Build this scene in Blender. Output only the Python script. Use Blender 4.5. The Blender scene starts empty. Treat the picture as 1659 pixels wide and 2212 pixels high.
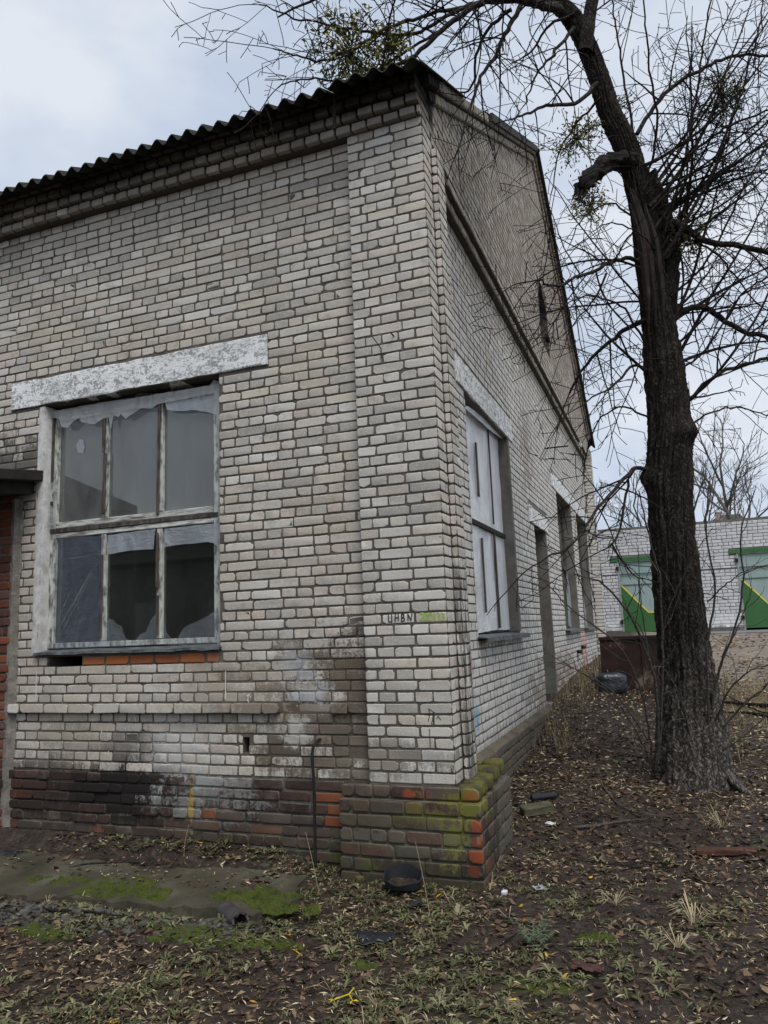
import bpy, math, random
import numpy as np
from mathutils import Vector, Matrix
rnd = random.Random(7); rs = np.random.RandomState(11)
sc = bpy.context.scene; COL = sc.collection
# ------------------------------------------------------------------ camera (solved from the perspective of the walls)
CAMP = np.array([1.43868, -5.006288, 1.706086]); YAW, PIT, ROL = math.radians(20.50867), math.radians(8.9339), math.radians(2.25953)
FPX = 1613.69; IW, IH = 1659., 2212.
_f = np.array([-math.sin(YAW)*math.cos(PIT), math.cos(YAW)*math.cos(PIT), math.sin(PIT)])
_r = np.array([math.cos(YAW), math.sin(YAW), 0.]); _u = np.cross(_r, _f)
CR = math.cos(ROL)*_r-math.sin(ROL)*_u; CU = math.sin(ROL)*_r+math.cos(ROL)*_u; CF = _f
cd = bpy.data.cameras.new('camera'); cam = bpy.data.objects.new('camera', cd); COL.objects.link(cam)
cam.matrix_world = Matrix(((CR[0], CU[0], -CF[0], CAMP[0]), (CR[1], CU[1], -CF[1], CAMP[1]), (CR[2], CU[2], -CF[2], CAMP[2]), (0, 0, 0, 1)))
cd.sensor_fit = 'HORIZONTAL'; cd.sensor_width = 36; cd.lens = 36*FPX/IW; cd.clip_start = .05; cd.clip_end = 2000
sc.camera = cam
# ------------------------------------------------------------------ world: overcast sky
SUN_EL, SUN_AZ = math.radians(57), math.radians(138)      # azimuth clockwise from +y
wd = bpy.data.worlds.new('World'); sc.world = wd; wd.use_nodes = True
wt = wd.node_tree; wt.nodes.clear()
def wn(t, **k):
    n = wt.nodes.new(t)
    for a, b in k.items(): setattr(n, a, b)
    return n
sky = wn('ShaderNodeTexSky', sky_type='NISHITA', sun_disc=False); sky.sun_elevation = SUN_EL; sky.sun_rotation = SUN_AZ
tc = wn('ShaderNodeTexCoord'); mp = wn('ShaderNodeMapping'); mp.inputs['Scale'].default_value = (1, 1, 2.2); mp.inputs['Location'].default_value = (.35, .1, .2)
wt.links.new(tc.outputs['Generated'], mp.inputs[0])
n1 = wn('ShaderNodeTexNoise'); n1.inputs['Scale'].default_value = 2.8; n1.inputs['Detail'].default_value = 5; n1.inputs['Roughness'].default_value = .52; n1.inputs['Distortion'].default_value = .3
wt.links.new(mp.outputs[0], n1.inputs['Vector'])
rp = wn('ShaderNodeValToRGB'); wt.links.new(n1.outputs['Fac'], rp.inputs[0])
e = rp.color_ramp.elements; e[0].position = .38; e[0].color = (3.9, 4.45, 5.4, 1); e[1].position = .60; e[1].color = (5.5, 5.8, 6.25, 1)
m = rp.color_ramp.elements.new(.5); m.color = (4.65, 5.1, 5.85, 1)
mx = wn('ShaderNodeMix', data_type='RGBA'); mx.inputs[0].default_value = .93
wt.links.new(sky.outputs[0], mx.inputs[6]); wt.links.new(rp.outputs[0], mx.inputs[7])
bg = wn('ShaderNodeBackground'); bg.inputs[1].default_value = .1
wt.links.new(mx.outputs[2], bg.inputs[0]); ow = wn('ShaderNodeOutputWorld'); wt.links.new(bg.outputs[0], ow.inputs[0])
sl = bpy.data.lights.new('sun', 'SUN'); sl.energy = 1.5; sl.angle = math.radians(28); sl.color = (1, .965, .92)
so = bpy.data.objects.new('sun', sl); COL.objects.link(so)
sd = Vector((math.sin(SUN_AZ)*math.cos(SUN_EL), math.cos(SUN_AZ)*math.cos(SUN_EL), math.sin(SUN_EL)))
so.rotation_euler = sd.to_track_quat('Z', 'Y').to_euler()
sc.view_settings.view_transform = 'Standard'; sc.view_settings.look = 'None'; sc.view_settings.gamma = 1; sc.view_settings.use_curve_mapping = False
sc.view_settings.exposure = 0.55

# ------------------------------------------------------------------ picture <-> world helpers (measured points, each laid on its real surface)
def ray(x, y): return CF+CR*(x-IW/2)/FPX-CU*(y-IH/2)/FPX
def on(x, y, ax, v):
    d = ray(x, y); return CAMP+d*((v-CAMP[ax])/d[ax])
def at(x, y, depth): return CAMP+ray(x, y)*depth
def proj(P):
    d = np.asarray(P)-CAMP; z = d@CF
    return IW/2+FPX*(d@CR)/z, IH/2-FPX*(d@CU)/z, z
# ------------------------------------------------------------------ noise
_perm = rs.rand(64, 64)
def vnoise(x, y):
    xi = np.floor(x).astype(int); yi = np.floor(y).astype(int); fx = x-xi; fy = y-yi
    fx = fx*fx*(3-2*fx); fy = fy*fy*(3-2*fy)
    a = _perm[xi % 64, yi % 64]; b = _perm[(xi+1) % 64, yi % 64]; c = _perm[xi % 64, (yi+1) % 64]; d = _perm[(xi+1) % 64, (yi+1) % 64]
    return (a*(1-fx)+b*fx)*(1-fy)+(c*(1-fx)+d*fx)*fy
def fbm(x, y, o=4):
    x = np.asarray(x, float); y = np.asarray(y, float); s = 0; a = .5
    for i in range(o): s = s+a*vnoise(x*2**i+i*7.3, y*2**i+i*3.1); a *= .5
    return s
def sst(a, b, x):
    t = np.clip((np.asarray(x, float)-a)/(b-a), 0, 1); return t*t*(3-2*t)
# ------------------------------------------------------------------ terrain
def hbase(x, y):
    x = np.asarray(x, float); y = np.asarray(y, float)
    b = np.interp(y, [-30, -1, 0, 2, 4, 8, 12, 14.6, 15.3, 18, 60, 400], [0, 0, .03, .17, .34, .62, .86, 1.17, 1.27, 1.29, 1.5, 2.0])
    mound = sst(2.0, .0, x)*(.14*sst(.9, 2.2, y)+.14*sst(3.3, 5.2, y)-.19*sst(7, 12, y))
    left = sst(-.7, -1.5, x)*sst(-1.6, 0.0, y)*.14
    return b+mound*sst(-.3, .3, y)+left
def hgt(x, y):
    x = np.asarray(x, float); y = np.asarray(y, float)
    near = sst(16, 10, y)
    pit = sst(-1.15, -1.35, x)*sst(-1.05, -.85, y)*sst(.0, -.12, y)*.075
    n = (fbm(x*1.3+3, y*1.3+9)-.47)*.07+(fbm(x*9, y*9, 3)-.44)*.045*near
    return hbase(x, y)+n*sst(18, 15, y)-pit
def ghit(px, py):
    d = ray(px, py); lo = 1.
    for i in range(4000):
        p = CAMP+d*lo
        if p[2] < hgt(p[0], p[1]): break
        lo += .01
    return p
# ------------------------------------------------------------------ node helper
class NT:
    def __init__(s, name):
        s.mat = bpy.data.materials.new(name); s.mat.use_nodes = True; s.t = s.mat.node_tree; s.t.nodes.clear()
        s.out = s.t.nodes.new('ShaderNodeOutputMaterial')
    def n(s, t, **k):
        x = s.t.nodes.new(t)
        for a, b in k.items(): setattr(x, a, b)
        return x
    def put(s, v, sock):
        if isinstance(v, bpy.types.NodeSocket): s.t.links.new(v, sock)
        elif v is not None:
            if isinstance(v, (tuple, list)) and sock.type == 'RGBA' and len(v) == 3: v = (*v, 1)
            sock.default_value = v
    def m(s, op, a, b=None, c=None, clamp=False):
        x = s.n('ShaderNodeMath', operation=op, use_clamp=clamp); s.put(a, x.inputs[0]); s.put(b, x.inputs[1]); s.put(c, x.inputs[2]); return x.outputs[0]
    def mix(s, f, a, b, mode='MIX'):
        x = s.n('ShaderNodeMix', data_type='RGBA', blend_type=mode); s.put(f, x.inputs[0]); s.put(a, x.inputs[6]); s.put(b, x.inputs[7]); return x.outputs[2]
    def noise(s, sc_, det=3, rough=.55, vec=None, dist=0):
        x = s.n('ShaderNodeTexNoise'); x.inputs['Scale'].default_value = sc_; x.inputs['Detail'].default_value = det; x.inputs['Roughness'].default_value = rough; x.inputs['Distortion'].default_value = dist
        s.put(vec if vec is not None else s.pos(), x.inputs['Vector']); return x.outputs['Fac']
    def pos(s):
        if not hasattr(s, '_p'): s._p = s.n('ShaderNodeNewGeometry').outputs['Position']
        return s._p
    def obj(s):
        if not hasattr(s, '_o'): s._o = s.n('ShaderNodeTexCoord').outputs['Object']
        return s._o
    def xyz(s):
        if not hasattr(s, '_x'):
            x = s.n('ShaderNodeSeparateXYZ'); s.put(s.pos(), x.inputs[0]); s._x = x.outputs
        return s._x
    def scl(s, v, k):
        x = s.n('ShaderNodeMapping'); s.put(v, x.inputs[0]); x.inputs['Scale'].default_value = k; return x.outputs[0]
    def ramp(s, f, stops):
        x = s.n('ShaderNodeValToRGB'); s.put(f, x.inputs[0]); e = x.color_ramp.elements
        while len(e) < len(stops): e.new(.5)
        for i, (p, c) in enumerate(stops): e[i].position = p; e[i].color = (*c, 1)
        return x.outputs[0]
    def sm(s, x, a, b, lo=0, hi=1):
        y = s.n('ShaderNodeMapRange', interpolation_type='SMOOTHSTEP'); s.put(x, y.inputs[0]); s.put(a, y.inputs[1]); s.put(b, y.inputs[2]); s.put(lo, y.inputs[3]); s.put(hi, y.inputs[4]); return y.outputs[0]
    def attr(s, name):
        x = s.n('ShaderNodeAttribute', attribute_name=name); return x.outputs['Fac']
    def tone(s):
        if not hasattr(s, '_t'):
            o = s.n('ShaderNodeObjectInfo').outputs['Random']; s._t = s.m('FRACT', s.m('ADD', s.attr('tone'), o))
        return s._t
    def blobs(s, col, U, V, items, warp):
        for cx, cy, rx, ry, c, st in items:
            a = s.m('POWER', s.m('ABSOLUTE', s.m('DIVIDE', s.m('SUBTRACT', U, cx), rx)), 2.); b = s.m('POWER', s.m('ABSOLUTE', s.m('DIVIDE', s.m('SUBTRACT', V, cy), ry)), 2.)
            d = s.m('ADD', s.m('SQRT', s.m('ADD', a, b)), warp)
            col = s.mix(s.sm(d, 1.15, .55, 0, st), col, c)
        return col
    def bsdf(s, col, rough=.85, bump=None, bstr=.3, bdist=.01, spec=.3, metal=0, **k):
        b = s.n('ShaderNodeBsdfPrincipled'); s.put(col, b.inputs['Base Color']); s.put(rough, b.inputs['Roughness']); b.inputs['Specular IOR Level'].default_value = spec; b.inputs['Metallic'].default_value = metal
        for a, v in k.items(): s.put(v, b.inputs[a.replace('_', ' ')])
        if bump is not None:
            x = s.n('ShaderNodeBump'); x.inputs['Strength'].default_value = bstr; x.inputs['Distance'].default_value = bdist; s.put(bump, x.inputs['Height']); s.t.links.new(x.outputs[0], b.inputs['Normal'])
        s.t.links.new(b.outputs[0], s.out.inputs[0]); return b
def simple(name, stops, scale=6, rough=.85, bs=.3, bscale=60, bd=.01, metal=0, spec=.3, vec=None, stretch=None, det=5):
    g = NT(name); v = g.obj()
    if stretch: v = g.scl(v, stretch)
    n = g.noise(scale, det, .62, v); h = g.noise(bscale, 4, .6, v)
    g.bsdf(g.ramp(n, stops), rough, h, bs, bd, spec, metal); return g.mat
# ------------------------------------------------------------------ mesh / object helpers
def mesh_np(name, V, F, mat=None, attrs=None, smooth=False):
    """F : list of index arrays (n,k)"""
    me = bpy.data.meshes.new(name); V = np.ascontiguousarray(V, dtype=np.float32)
    F = [np.asarray(f) for f in (F if isinstance(F, list) else [F]) if len(f)]
    loops = np.concatenate([f.ravel() for f in F]); tot = np.concatenate([np.full(len(f), f.shape[1]) for f in F])
    me.vertices.add(len(V)); me.vertices.foreach_set('co', V.ravel())
    me.loops.add(len(loops)); me.loops.foreach_set('vertex_index', loops.astype(np.int32))
    me.polygons.add(len(tot)); me.polygons.foreach_set('loop_start', np.concatenate([[0], np.cumsum(tot)[:-1]]).astype(np.int32)); me.polygons.foreach_set('loop_total', tot.astype(np.int32))
    if attrs:
        for k, v in attrs.items():
            a = me.attributes.new(k, 'FLOAT', 'POINT'); a.data.foreach_set('value', np.ascontiguousarray(v, dtype=np.float32))
    me.update(calc_edges=True)
    if smooth: me.polygons.foreach_set('use_smooth', np.ones(len(tot), bool))
    if mat: me.materials.append(mat)
    return me
def link(name, me, parent=None, label=None, cat=None, group=None, kind=None, mw=None):
    o = bpy.data.objects.new(name, me); COL.objects.link(o)
    if parent is not None:
        o.parent = parent; o.matrix_parent_inverse = PINV(parent)
    if mw is not None: o.matrix_basis = mw
    if label: o['label'] = label
    if cat: o['category'] = cat
    if group: o['group'] = group
    if kind: o['kind'] = kind
    return o
_W = {}
def PINV(p):      # children are given in world coordinates
    if p.name not in _W:
        m = p.matrix_basis.copy(); q = p
        if q.parent is not None: m = Matrix()   # parts keep identity basis in world space
        _W[p.name] = m.inverted() if q.parent is None else Matrix()
    return _W[p.name]
def empty(name, loc, label, cat, group=None):
    o = bpy.data.objects.new(name, None); COL.objects.link(o); o.matrix_basis = Matrix.Translation(loc); o.empty_display_size = .2
    o['label'] = label; o['category'] = cat
    if group: o['group'] = group
    return o
class MB:
    def __init__(s): s.V = []; s.F = []
    def add(s, V, F):
        b = len(s.V); s.V += [tuple(map(float, v)) for v in V]; s.F += [tuple(b+i for i in f) for f in F]; return s
    def box(s, x0, x1, y0, y1, z0, z1, j=0):
        V = [(x, y, z) for z in (z0, z1) for y in (y0, y1) for x in (x0, x1)]
        if j: V = [tuple(c+rnd.uniform(-j, j) for c in v) for v in V]
        return s.add(V, [(0, 2, 3, 1), (4, 5, 7, 6), (0, 1, 5, 4), (2, 6, 7, 3), (0, 4, 6, 2), (1, 3, 7, 5)])
    def obox(s, c, sx, sy, sz, rot=(0, 0, 0), j=0):
        M = Matrix.Translation(c) @ Matrix.Rotation(rot[2], 4, 'Z') @ Matrix.Rotation(rot[1], 4, 'Y') @ Matrix.Rotation(rot[0], 4, 'X')
        V = [M @ Vector((x+rnd.uniform(-j, j), y+rnd.uniform(-j, j), z+rnd.uniform(-j, j))) for z in (-sz/2, sz/2) for y in (-sy/2, sy/2) for x in (-sx/2, sx/2)]
        return s.add(V, [(0, 2, 3, 1), (4, 5, 7, 6), (0, 1, 5, 4), (2, 6, 7, 3), (0, 4, 6, 2), (1, 3, 7, 5)])
    def prism(s, poly, ax, a, b):
        """poly of 2-tuples in the two axes other than ax, extruded along ax from a to b"""
        n = len(poly)
        def P(p, v): q = list(p); q.insert(ax, v); return q
        V = [P(p, a) for p in poly]+[P(p, b) for p in poly]
        F = [tuple(range(n))[::-1], tuple(range(n, 2*n))]+[(i, (i+1) % n, n+(i+1) % n, n+i) for i in range(n)]
        return s.add(V, F)
    def tube(s, pts, r, k=8, cap=True):
        V, F = tube_np([(np.array(pts, float), np.broadcast_to(np.array(r, float), (len(pts),)))], k)
        s.add(V, [tuple(f) for f in F])
        if cap:
            b = len(s.V)-len(V); s.F.append(tuple(b+i for i in range(k))[::-1]); s.F.append(tuple(b+len(V)-k+i for i in range(k)))
        return s
    def mesh(s, name, mat, smooth=False, bevel=0):
        me = bpy.data.meshes.new(name); me.from_pydata(s.V, [], s.F)
        if bevel:
            import bmesh
            bm = bmesh.new(); bm.from_mesh(me); bmesh.ops.recalc_face_normals(bm, faces=bm.faces)
            bmesh.ops.bevel(bm, geom=[e for e in bm.edges], offset=bevel, segments=1, affect='EDGES', clamp_overlap=True); bm.to_mesh(me); bm.free()
        me.update(); me.materials.append(mat)
        if smooth: me.polygons.foreach_set('use_smooth', np.ones(len(me.polygons), bool))
        return me
    def build(s, name, mat, parent=None, smooth=False, bevel=0, **k): return link(name, s.mesh(name, mat, smooth, bevel), parent, **k)
def tube_np(curves, k=5):
    Vs = []; Fs = []; base = 0; ang = np.linspace(0, 2*math.pi, k, endpoint=False); ca, sa = np.cos(ang), np.sin(ang)
    for P, R in curves:
        n = len(P); T = np.gradient(P, axis=0); T /= np.linalg.norm(T, axis=1)[:, None]+1e-9
        a = np.array([0, 0, 1.]) if abs(T[0, 2]) < .9 else np.array([1., 0, 0])
        A = np.cross(T, a); A /= np.linalg.norm(A, axis=1)[:, None]+1e-9; B = np.cross(T, A)
        Vs.append((P[:, None, :]+R[:, None, None]*(A[:, None, :]*ca[None, :, None]+B[:, None, :]*sa[None, :, None])).reshape(-1, 3))
        i = np.arange(n-1)[:, None]*k; j = np.arange(k)[None, :]; j2 = (j+1) % k
        Fs.append((np.stack([i+j, i+j2, i+k+j2, i+k+j], -1).reshape(-1, 4))+base); base += n*k
    return np.concatenate(Vs), np.concatenate(Fs)
def smooth_path(P, n):
    P = np.array(P, float); m_ = len(P); t = np.linspace(0, m_-1, n); out = []
    Q = np.vstack([2*P[0]-P[1], P, 2*P[-1]-P[-2]])
    for v in t:
        i = min(int(v), m_-2); f = v-i; a, b, c, d = Q[i], Q[i+1], Q[i+2], Q[i+3]
        out.append(.5*((2*b)+(-a+c)*f+(2*a-5*b+4*c-d)*f*f+(-a+3*b-3*c+d)*f**3))
    return np.array(out)

# ================================================================== MATERIALS
def wall_mat(name, kind):
    """kind: grey / red / mortar / pillar ; stains and painted eaves shade sit at fixed places on the front (x,z) and gable (y,z) faces"""
    g = NT(name); X, Y, Z = g.xyz()[0], g.xyz()[1], g.xyz()[2]
    n_big = g.noise(1.7, 4, .6); n_mid = g.noise(9, 5, .65); n_f = g.noise(55, 5, .7); n_ff = g.noise(170, 3, .7)
    if kind == 'grey':
        t = g.tone()
        col = g.ramp(t, [(0, (.40, .375, .335)), (.18, (.59, .56, .505)), (.36, (.47, .43, .37)), (.5, (.67, .645, .59)), (.64, (.53, .455, .395)), (.76, (.59, .545, .455)), (.88, (.35, .33, .30)), (1, (.63, .60, .545))])
        t2 = g.m('FRACT', g.m('MULTIPLY', t, 7.31))
        col = g.mix(g.m('MULTIPLY', g.sm(t2, .86, .98), .35), col, (.26, .24, .20))
        col = g.mix(g.sm(n_mid, .5, .72, 0, .55), col, (.30, .27, .225))
        col = g.mix(g.sm(n_big, .45, .7, 0, .3), col, (.40, .355, .28))
        col = g.mix(g.sm(n_f, .5, .68, 0, .5), col, (.70, .675, .61))
        col = g.mix(g.sm(n_ff, .58, .70, 0, .75), col, (.15, .135, .115))
    elif kind == 'red':
        t = g.tone()
        col = g.ramp(t, [(0, (.040, .027, .025)), (.22, (.068, .042, .036)), (.42, (.085, .05, .04)), (.6, (.075, .065, .057)), (.78, (.115, .062, .045)), (.86, (.10, .08, .065)), (.93, (.22, .075, .035)), (1, (.24, .088, .045))])
        col = g.mix(g.sm(n_mid, .45, .75, 0, .55), col, (.15, .13, .11))
        col = g.mix(g.sm(n_f, .6, .75, 0, .5), col, (.21, .195, .18))
    elif kind == 'orange':
        col = g.ramp(g.tone(), [(0, (.40, .12, .04)), (.5, (.50, .19, .06)), (1, (.22, .07, .04))])
        col = g.mix(g.sm(n_f, .5, .75, 0, .6), col, (.30, .17, .11))
    elif kind == 'shed':
        col = g.ramp(g.tone(), [(0, (.16, .05, .035)), (.35, (.19, .06, .036)), (.6, (.09, .045, .035)), (.8, (.25, .085, .045)), (1, (.14, .08, .06))])
        col = g.mix(g.sm(n_mid, .5, .7, 0, .6), col, (.13, .10, .085))
    elif kind == 'mortar':
        col = g.ramp(n_mid, [(.3, (.088, .076, .063)), (.55, (.135, .119, .10)), (.75, (.20, .18, .152))])
        col = g.mix(g.sm(n_ff, .55, .7, 0, .6), col, (.06, .055, .05))
    mortarc = g.ramp(n_mid, [(.3, (.10, .088, .074)), (.6, (.155, .138, .117)), (.8, (.22, .20, .17))])
    if kind != 'mortar':   # mortar smeared over brick edges
        ed = g.attr('edge'); k = g.m('ADD', g.m('MULTIPLY', ed, .75), g.m('MULTIPLY', g.m('SUBTRACT', g.noise(30, 4, .7), .5), 1.5))
        col = g.mix(g.sm(k, .15, .09, 0, .95), col, mortarc)
        
    warp = g.m('MULTIPLY', g.m('SUBTRACT', g.noise(6, 4, .62), .5), 1.5)
    warp2 = g.m('MULTIPLY', g.m('SUBTRACT', g.noise(22, 4, .65), .5), 1.6)
    # faces: front = looks to -y, gable = looks to +x
    grit = g.m('MULTIPLY', g.m('SUBTRACT', n_f, .5), 1.5)
    if kind != 'mortar': grit = g.m('ADD', grit, g.m('MULTIPLY', g.m('SUBTRACT', g.m('FRACT', g.m('MULTIPLY', g.tone(), 13.7)), .5), .9))
    drip = g.m('MULTIPLY', g.m('SUBTRACT', g.noise(7, 4, .6, g.scl(g.pos(), (4, 4, .5))), .5), 1.0); grit = g.m('ADD', grit, drip); warp = g.m('ADD', warp, grit); warp2 = g.m('ADD', warp2, g.m('MULTIPLY', grit, 1.4))
    gn = g.n('ShaderNodeSeparateXYZ'); g.put(g.n('ShaderNodeNewGeometry').outputs['True Normal'], gn.inputs[0])
    front = g.sm(Y, .30, .25); gab = g.sm(Y, .30, .35)
    wallonly = g.sm(X, -.60, -.64)
    c2 = col
    sp = g.mix(g.sm(n_f, .45, .7), (.05, .038, .027), (.16, .14, .12))
    # damp brown dirt between window and pillar
    c2 = g.blobs(c2, X, Z, [(-.72, 1.42, .62, .26, sp, .85), (-1.0, 1.08, .80, .40, (.12, .095, .068), .72), (-.75, .82, .75, .28, (.08, .065, .05), .75), (-1.75, 1.25, .5, .3, (.25, .215, .165), .45)], warp)
    c2 = g.mix(wallonly, col, c2)
    c2 = g.blobs(c2, X, Z, [(-.52, .80, .42, .16, (.17, .145, .115), .7), (-.15, .84, .25, .07, (.16, .145, .12), .5)], warp)
    c2 = g.blobs(c2, X, Z, [(-2.68, .86, .26, .20, (.05, .045, .04), .62), (-3.0, .50, 1.5, .22, (.030, .023, .021), .8), (-2.75, .55, .45, .22, (.02, .018, .017), .88), (-3.2, .88, .9, .14, (.20, .18, .155), .5)], warp)
    c2 = g.blobs(c2, X, Z, [(-2.20, .84, .34, .26, (.50, .50, .49), .55), (-2.05, .52, .40, .16, (.36, .36, .35), .5), (-1.2, 1.44, .16, .13, (.44, .46, .47), .6), (-1.06, 1.26, .15, .09, (.48, .50, .52), .7), (-1.22, 1.0, .10, .10, (.55, .55, .50), .7)], warp2)
    c2 = g.blobs(c2, X, Z, [(-2.13, .47, .035, .16, (.45, .31, .04), .62)], g.m('MULTIPLY', warp2, .6))
    # dampness, moss and soot at the foot of the wall
    foot = g.m('ADD', Z, g.m('MULTIPLY', g.m('SUBTRACT', n_mid, .5), .35))
    c2 = g.mix(g.sm(foot, .36, .10, 0, .6), c2, (.045, .045, .03))
    mossm = g.m('MULTIPLY', g.sm(g.m('ADD', n_mid, g.m('MULTIPLY', n_f, .5)), .80, .95), g.sm(foot, .45, .18))
    c2 = g.mix(g.m('MULTIPLY', mossm, g.sm(X, -2.5, -1.6, 0, .9)), c2, (.06, .09, .015))
    # corner block: yellow-green algae towards the top right, red spalls at the edge
    if kind in ('red', 'mortar'):
        c2 = g.blobs(c2, X, Z, [(.06, .57, .28, .09, (.17, .165, .035), .8), (-.14, .48, .28, .06, (.14, .14, .04), .7), (-.02, .36, .09, .15, (.19, .20, .04), .7), (-.6, .45, .28, .14, (.085, .078, .05), .5), (-.45, .30, .45, .08, (.15, .14, .11), .5)], warp2)
        if kind == 'red':
            c2a = c2
            c2 = g.blobs(c2, X, Z, [(.16, .43, .045, .035, (.28, .065, .03), .85), (.16, .33, .05, .035, (.24, .07, .03), .8), (.14, .24, .07, .035, (.26, .07, .03), .85), (.11, .60, .05, .03, (.30, .09, .03), .8), (.11, .15, .04, .03, (.18, .05, .035), .7)], g.m('MULTIPLY', warp2, .7))
            c2 = g.blobs(c2, X, Z, [(-.33, .60, .05, .04, (.34, .085, .035), .85), (-.20, .60, .05, .045, (.22, .06, .05), .8)], g.m('MULTIPLY', warp2, .3))
            c2 = g.mix(g.sm(Y, .0, -.035), c2a, c2)
    # soot under the little roof on the left
    c2 = g.blobs(c2, X, Z, [(-4.25, 3.30, .75, .30, (.06, .055, .05), .85)], warp)
    c2 = g.mix(g.sm(g.m('ADD', Z, g.m('MULTIPLY', warp, .10)), 5.46, 5.64, 0, .62), c2, (.09, .075, .062))  # brown tint plus eaves shade painted into the upper courses
    c2 = g.mix(g.sm(g.m('ADD', Z, g.m('MULTIPLY', warp, .05)), 5.63, 5.77, 0, .96), c2, (.018, .015, .013))  # deep shade under the eaves, painted near-black into the top cornice rows
    c2 = g.mix(g.m('MULTIPLY', g.m('MULTIPLY', g.sm(X, -.66, -.60), g.sm(Z, .64, .68)), g.sm(Z, 5.5, 5.3, 0, .05 if kind == 'grey' else 0)), c2, (.80, .79, .75))
    c2 = g.mix(g.m('MULTIPLY', wallonly, g.sm(n_big, .4, .65, .03, .18) if kind == 'grey' else 0), c2, (.50, .42, .31))
    fcol = c2
    # gable face
    wash = g.m('MULTIPLY', g.sm(Y, .42, .50), g.m('MULTIPLY', g.sm(g.m('ADD', Z, g.m('MULTIPLY', warp, .25)), 5.35, 4.7), g.sm(g.m('ADD', n_big, g.m('MULTIPLY', n_f, .3)), 0.40, .68, .12, .7)))
    c3 = g.mix(g.m('MULTIPLY', g.m('MULTIPLY', wash, g.sm(k, .1, .4, .3, 1) if kind != 'mortar' else .25), .75 if kind != 'red' else .2), col, (.64, .65, .64))
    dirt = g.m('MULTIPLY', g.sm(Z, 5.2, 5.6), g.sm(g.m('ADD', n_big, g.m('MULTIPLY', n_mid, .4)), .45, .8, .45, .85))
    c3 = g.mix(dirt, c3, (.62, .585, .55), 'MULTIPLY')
    c3 = g.blobs(c3, Y, Z, [(.8, 1.35, .30, .22, (.45, .22, .20), .6), (.55, 1.12, .10, .10, (.10, .26, .38), .6), (1.15, .98, .16, .12, (.16, .34, .44), .7), (9.6, 1.1, .5, .6, (.50, .20, .22), .6), (5.0, .85, 1.6, .35, (.16, .11, .075), .6), (4.6, 4.0, .45, .6, (.26, .23, .20), .6), (6.4, 1.0, 1.2, .28, (.18, .13, .10), .5)], warp)
    c3 = g.mix(g.sm(foot, .86, .62, 0, .45), c3, (.12, .10, .07))
    c3 = g.mix(g.sm(foot, .80, .60, 0, .4 if kind != 'grey' else .1), c3, (.05, .055, .035))
    side = g.m('MULTIPLY', g.sm(Y, .46, .42), g.sm(X, -.03, 0.0))
    vz = g.noise(4, 4, .6, g.scl(g.pos(), (9, 9, .8)))
    streak = g.m('MULTIPLY', g.m('MULTIPLY', side, g.sm(Z, 2.35, 1.9)), g.sm(vz, .42, .55, 0, .8))
    near = g.m('MULTIPLY', streak, g.sm(Y, .10, .24))
    col = g.mix(gab, fcol, c3)
    col = g.mix(near, col, (.04, .038, .035))
    h = g.m('ADD', g.m('MULTIPLY', n_f, .8), g.m('MULTIPLY', n_ff, .6))
    g.bsdf(col, .93, h, .55, .006 if kind != 'mortar' else .012, .15)
    return g.mat
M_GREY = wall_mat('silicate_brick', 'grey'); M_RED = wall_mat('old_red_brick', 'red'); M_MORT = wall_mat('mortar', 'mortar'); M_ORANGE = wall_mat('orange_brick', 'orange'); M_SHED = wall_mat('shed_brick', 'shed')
def plain_brick(name, stops, mort=False):
    g = NT(name); t = g.tone(); nm = g.noise(5, 4, .6); nf = g.noise(40, 4, .6); Z = g.xyz()[2]
    col = g.ramp(t if not mort else nm, stops)
    col = g.mix(g.sm(nm, .5, .7, 0, .3), col, (.42, .42, .42) if not mort else (.2, .2, .2))
    ft = g.m('ADD', Z, g.m('MULTIPLY', g.m('SUBTRACT', nm, .5), .5))
    col = g.mix(g.sm(ft, 1.85, 1.65, 0, .75), col, (.75, .76, .77)); col = g.mix(g.sm(ft, 1.5, 1.33, 0, .7), col, (.2, .17, .14))
    g.bsdf(col, .9, nf, .3, .006, .15); return g.mat
M_GAR = plain_brick('white_garage_brick', [(0, (.56, .56, .57)), (.5, (.64, .64, .65)), (.8, (.52, .52, .54)), (1, (.68, .68, .68))])
M_GARM = plain_brick('garage_mortar', [(.3, (.15, .145, .14)), (.7, (.22, .215, .21))], True)

def lintel_mat():
    g = NT('whitewashed_concrete'); v = g.scl(g.obj(), (1, 1, 2.2)); n = g.noise(9, 8, .75, v, .8); n2 = g.noise(48, 5, .75); n3 = g.noise(3.5, 4, .6)
    k = g.m('ADD', g.m('MULTIPLY', n, .6), g.m('MULTIPLY', n2, .5))
    col = g.mix(g.sm(k, .54, .61), (.86, .87, .86), (.34, .34, .33)); col = g.mix(g.sm(n3, .5, .7, 0, .5), col, (.44, .45, .45))
    col = g.mix(g.sm(n2, .70, .78, 0, .8), col, (.05, .05, .05)); cr_ = g.noise(5, 4, .6, g.scl(g.obj(), (.35, .35, 9)), 1.5); col = g.mix(g.m('MULTIPLY', g.sm(g.m('ABSOLUTE', g.m('SUBTRACT', cr_, .5)), .012, .004), .75), col, (.06, .055, .05))
    g.bsdf(col, .9, k, .5, .008, .2); return g.mat
M_LINT = lintel_mat()
M_PLAST = simple('whitewash_plaster', [(.3, (.34, .33, .31)), (.5, (.60, .60, .58)), (.75, (.28, .26, .24))], 5, .9, .4, 40, .008)
M_CEM = simple('grey_render', [(.3, (.10, .095, .085)), (.6, (.17, .16, .145)), (.8, (.23, .22, .20))], 5, .92, .4, 50, .008)
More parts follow.
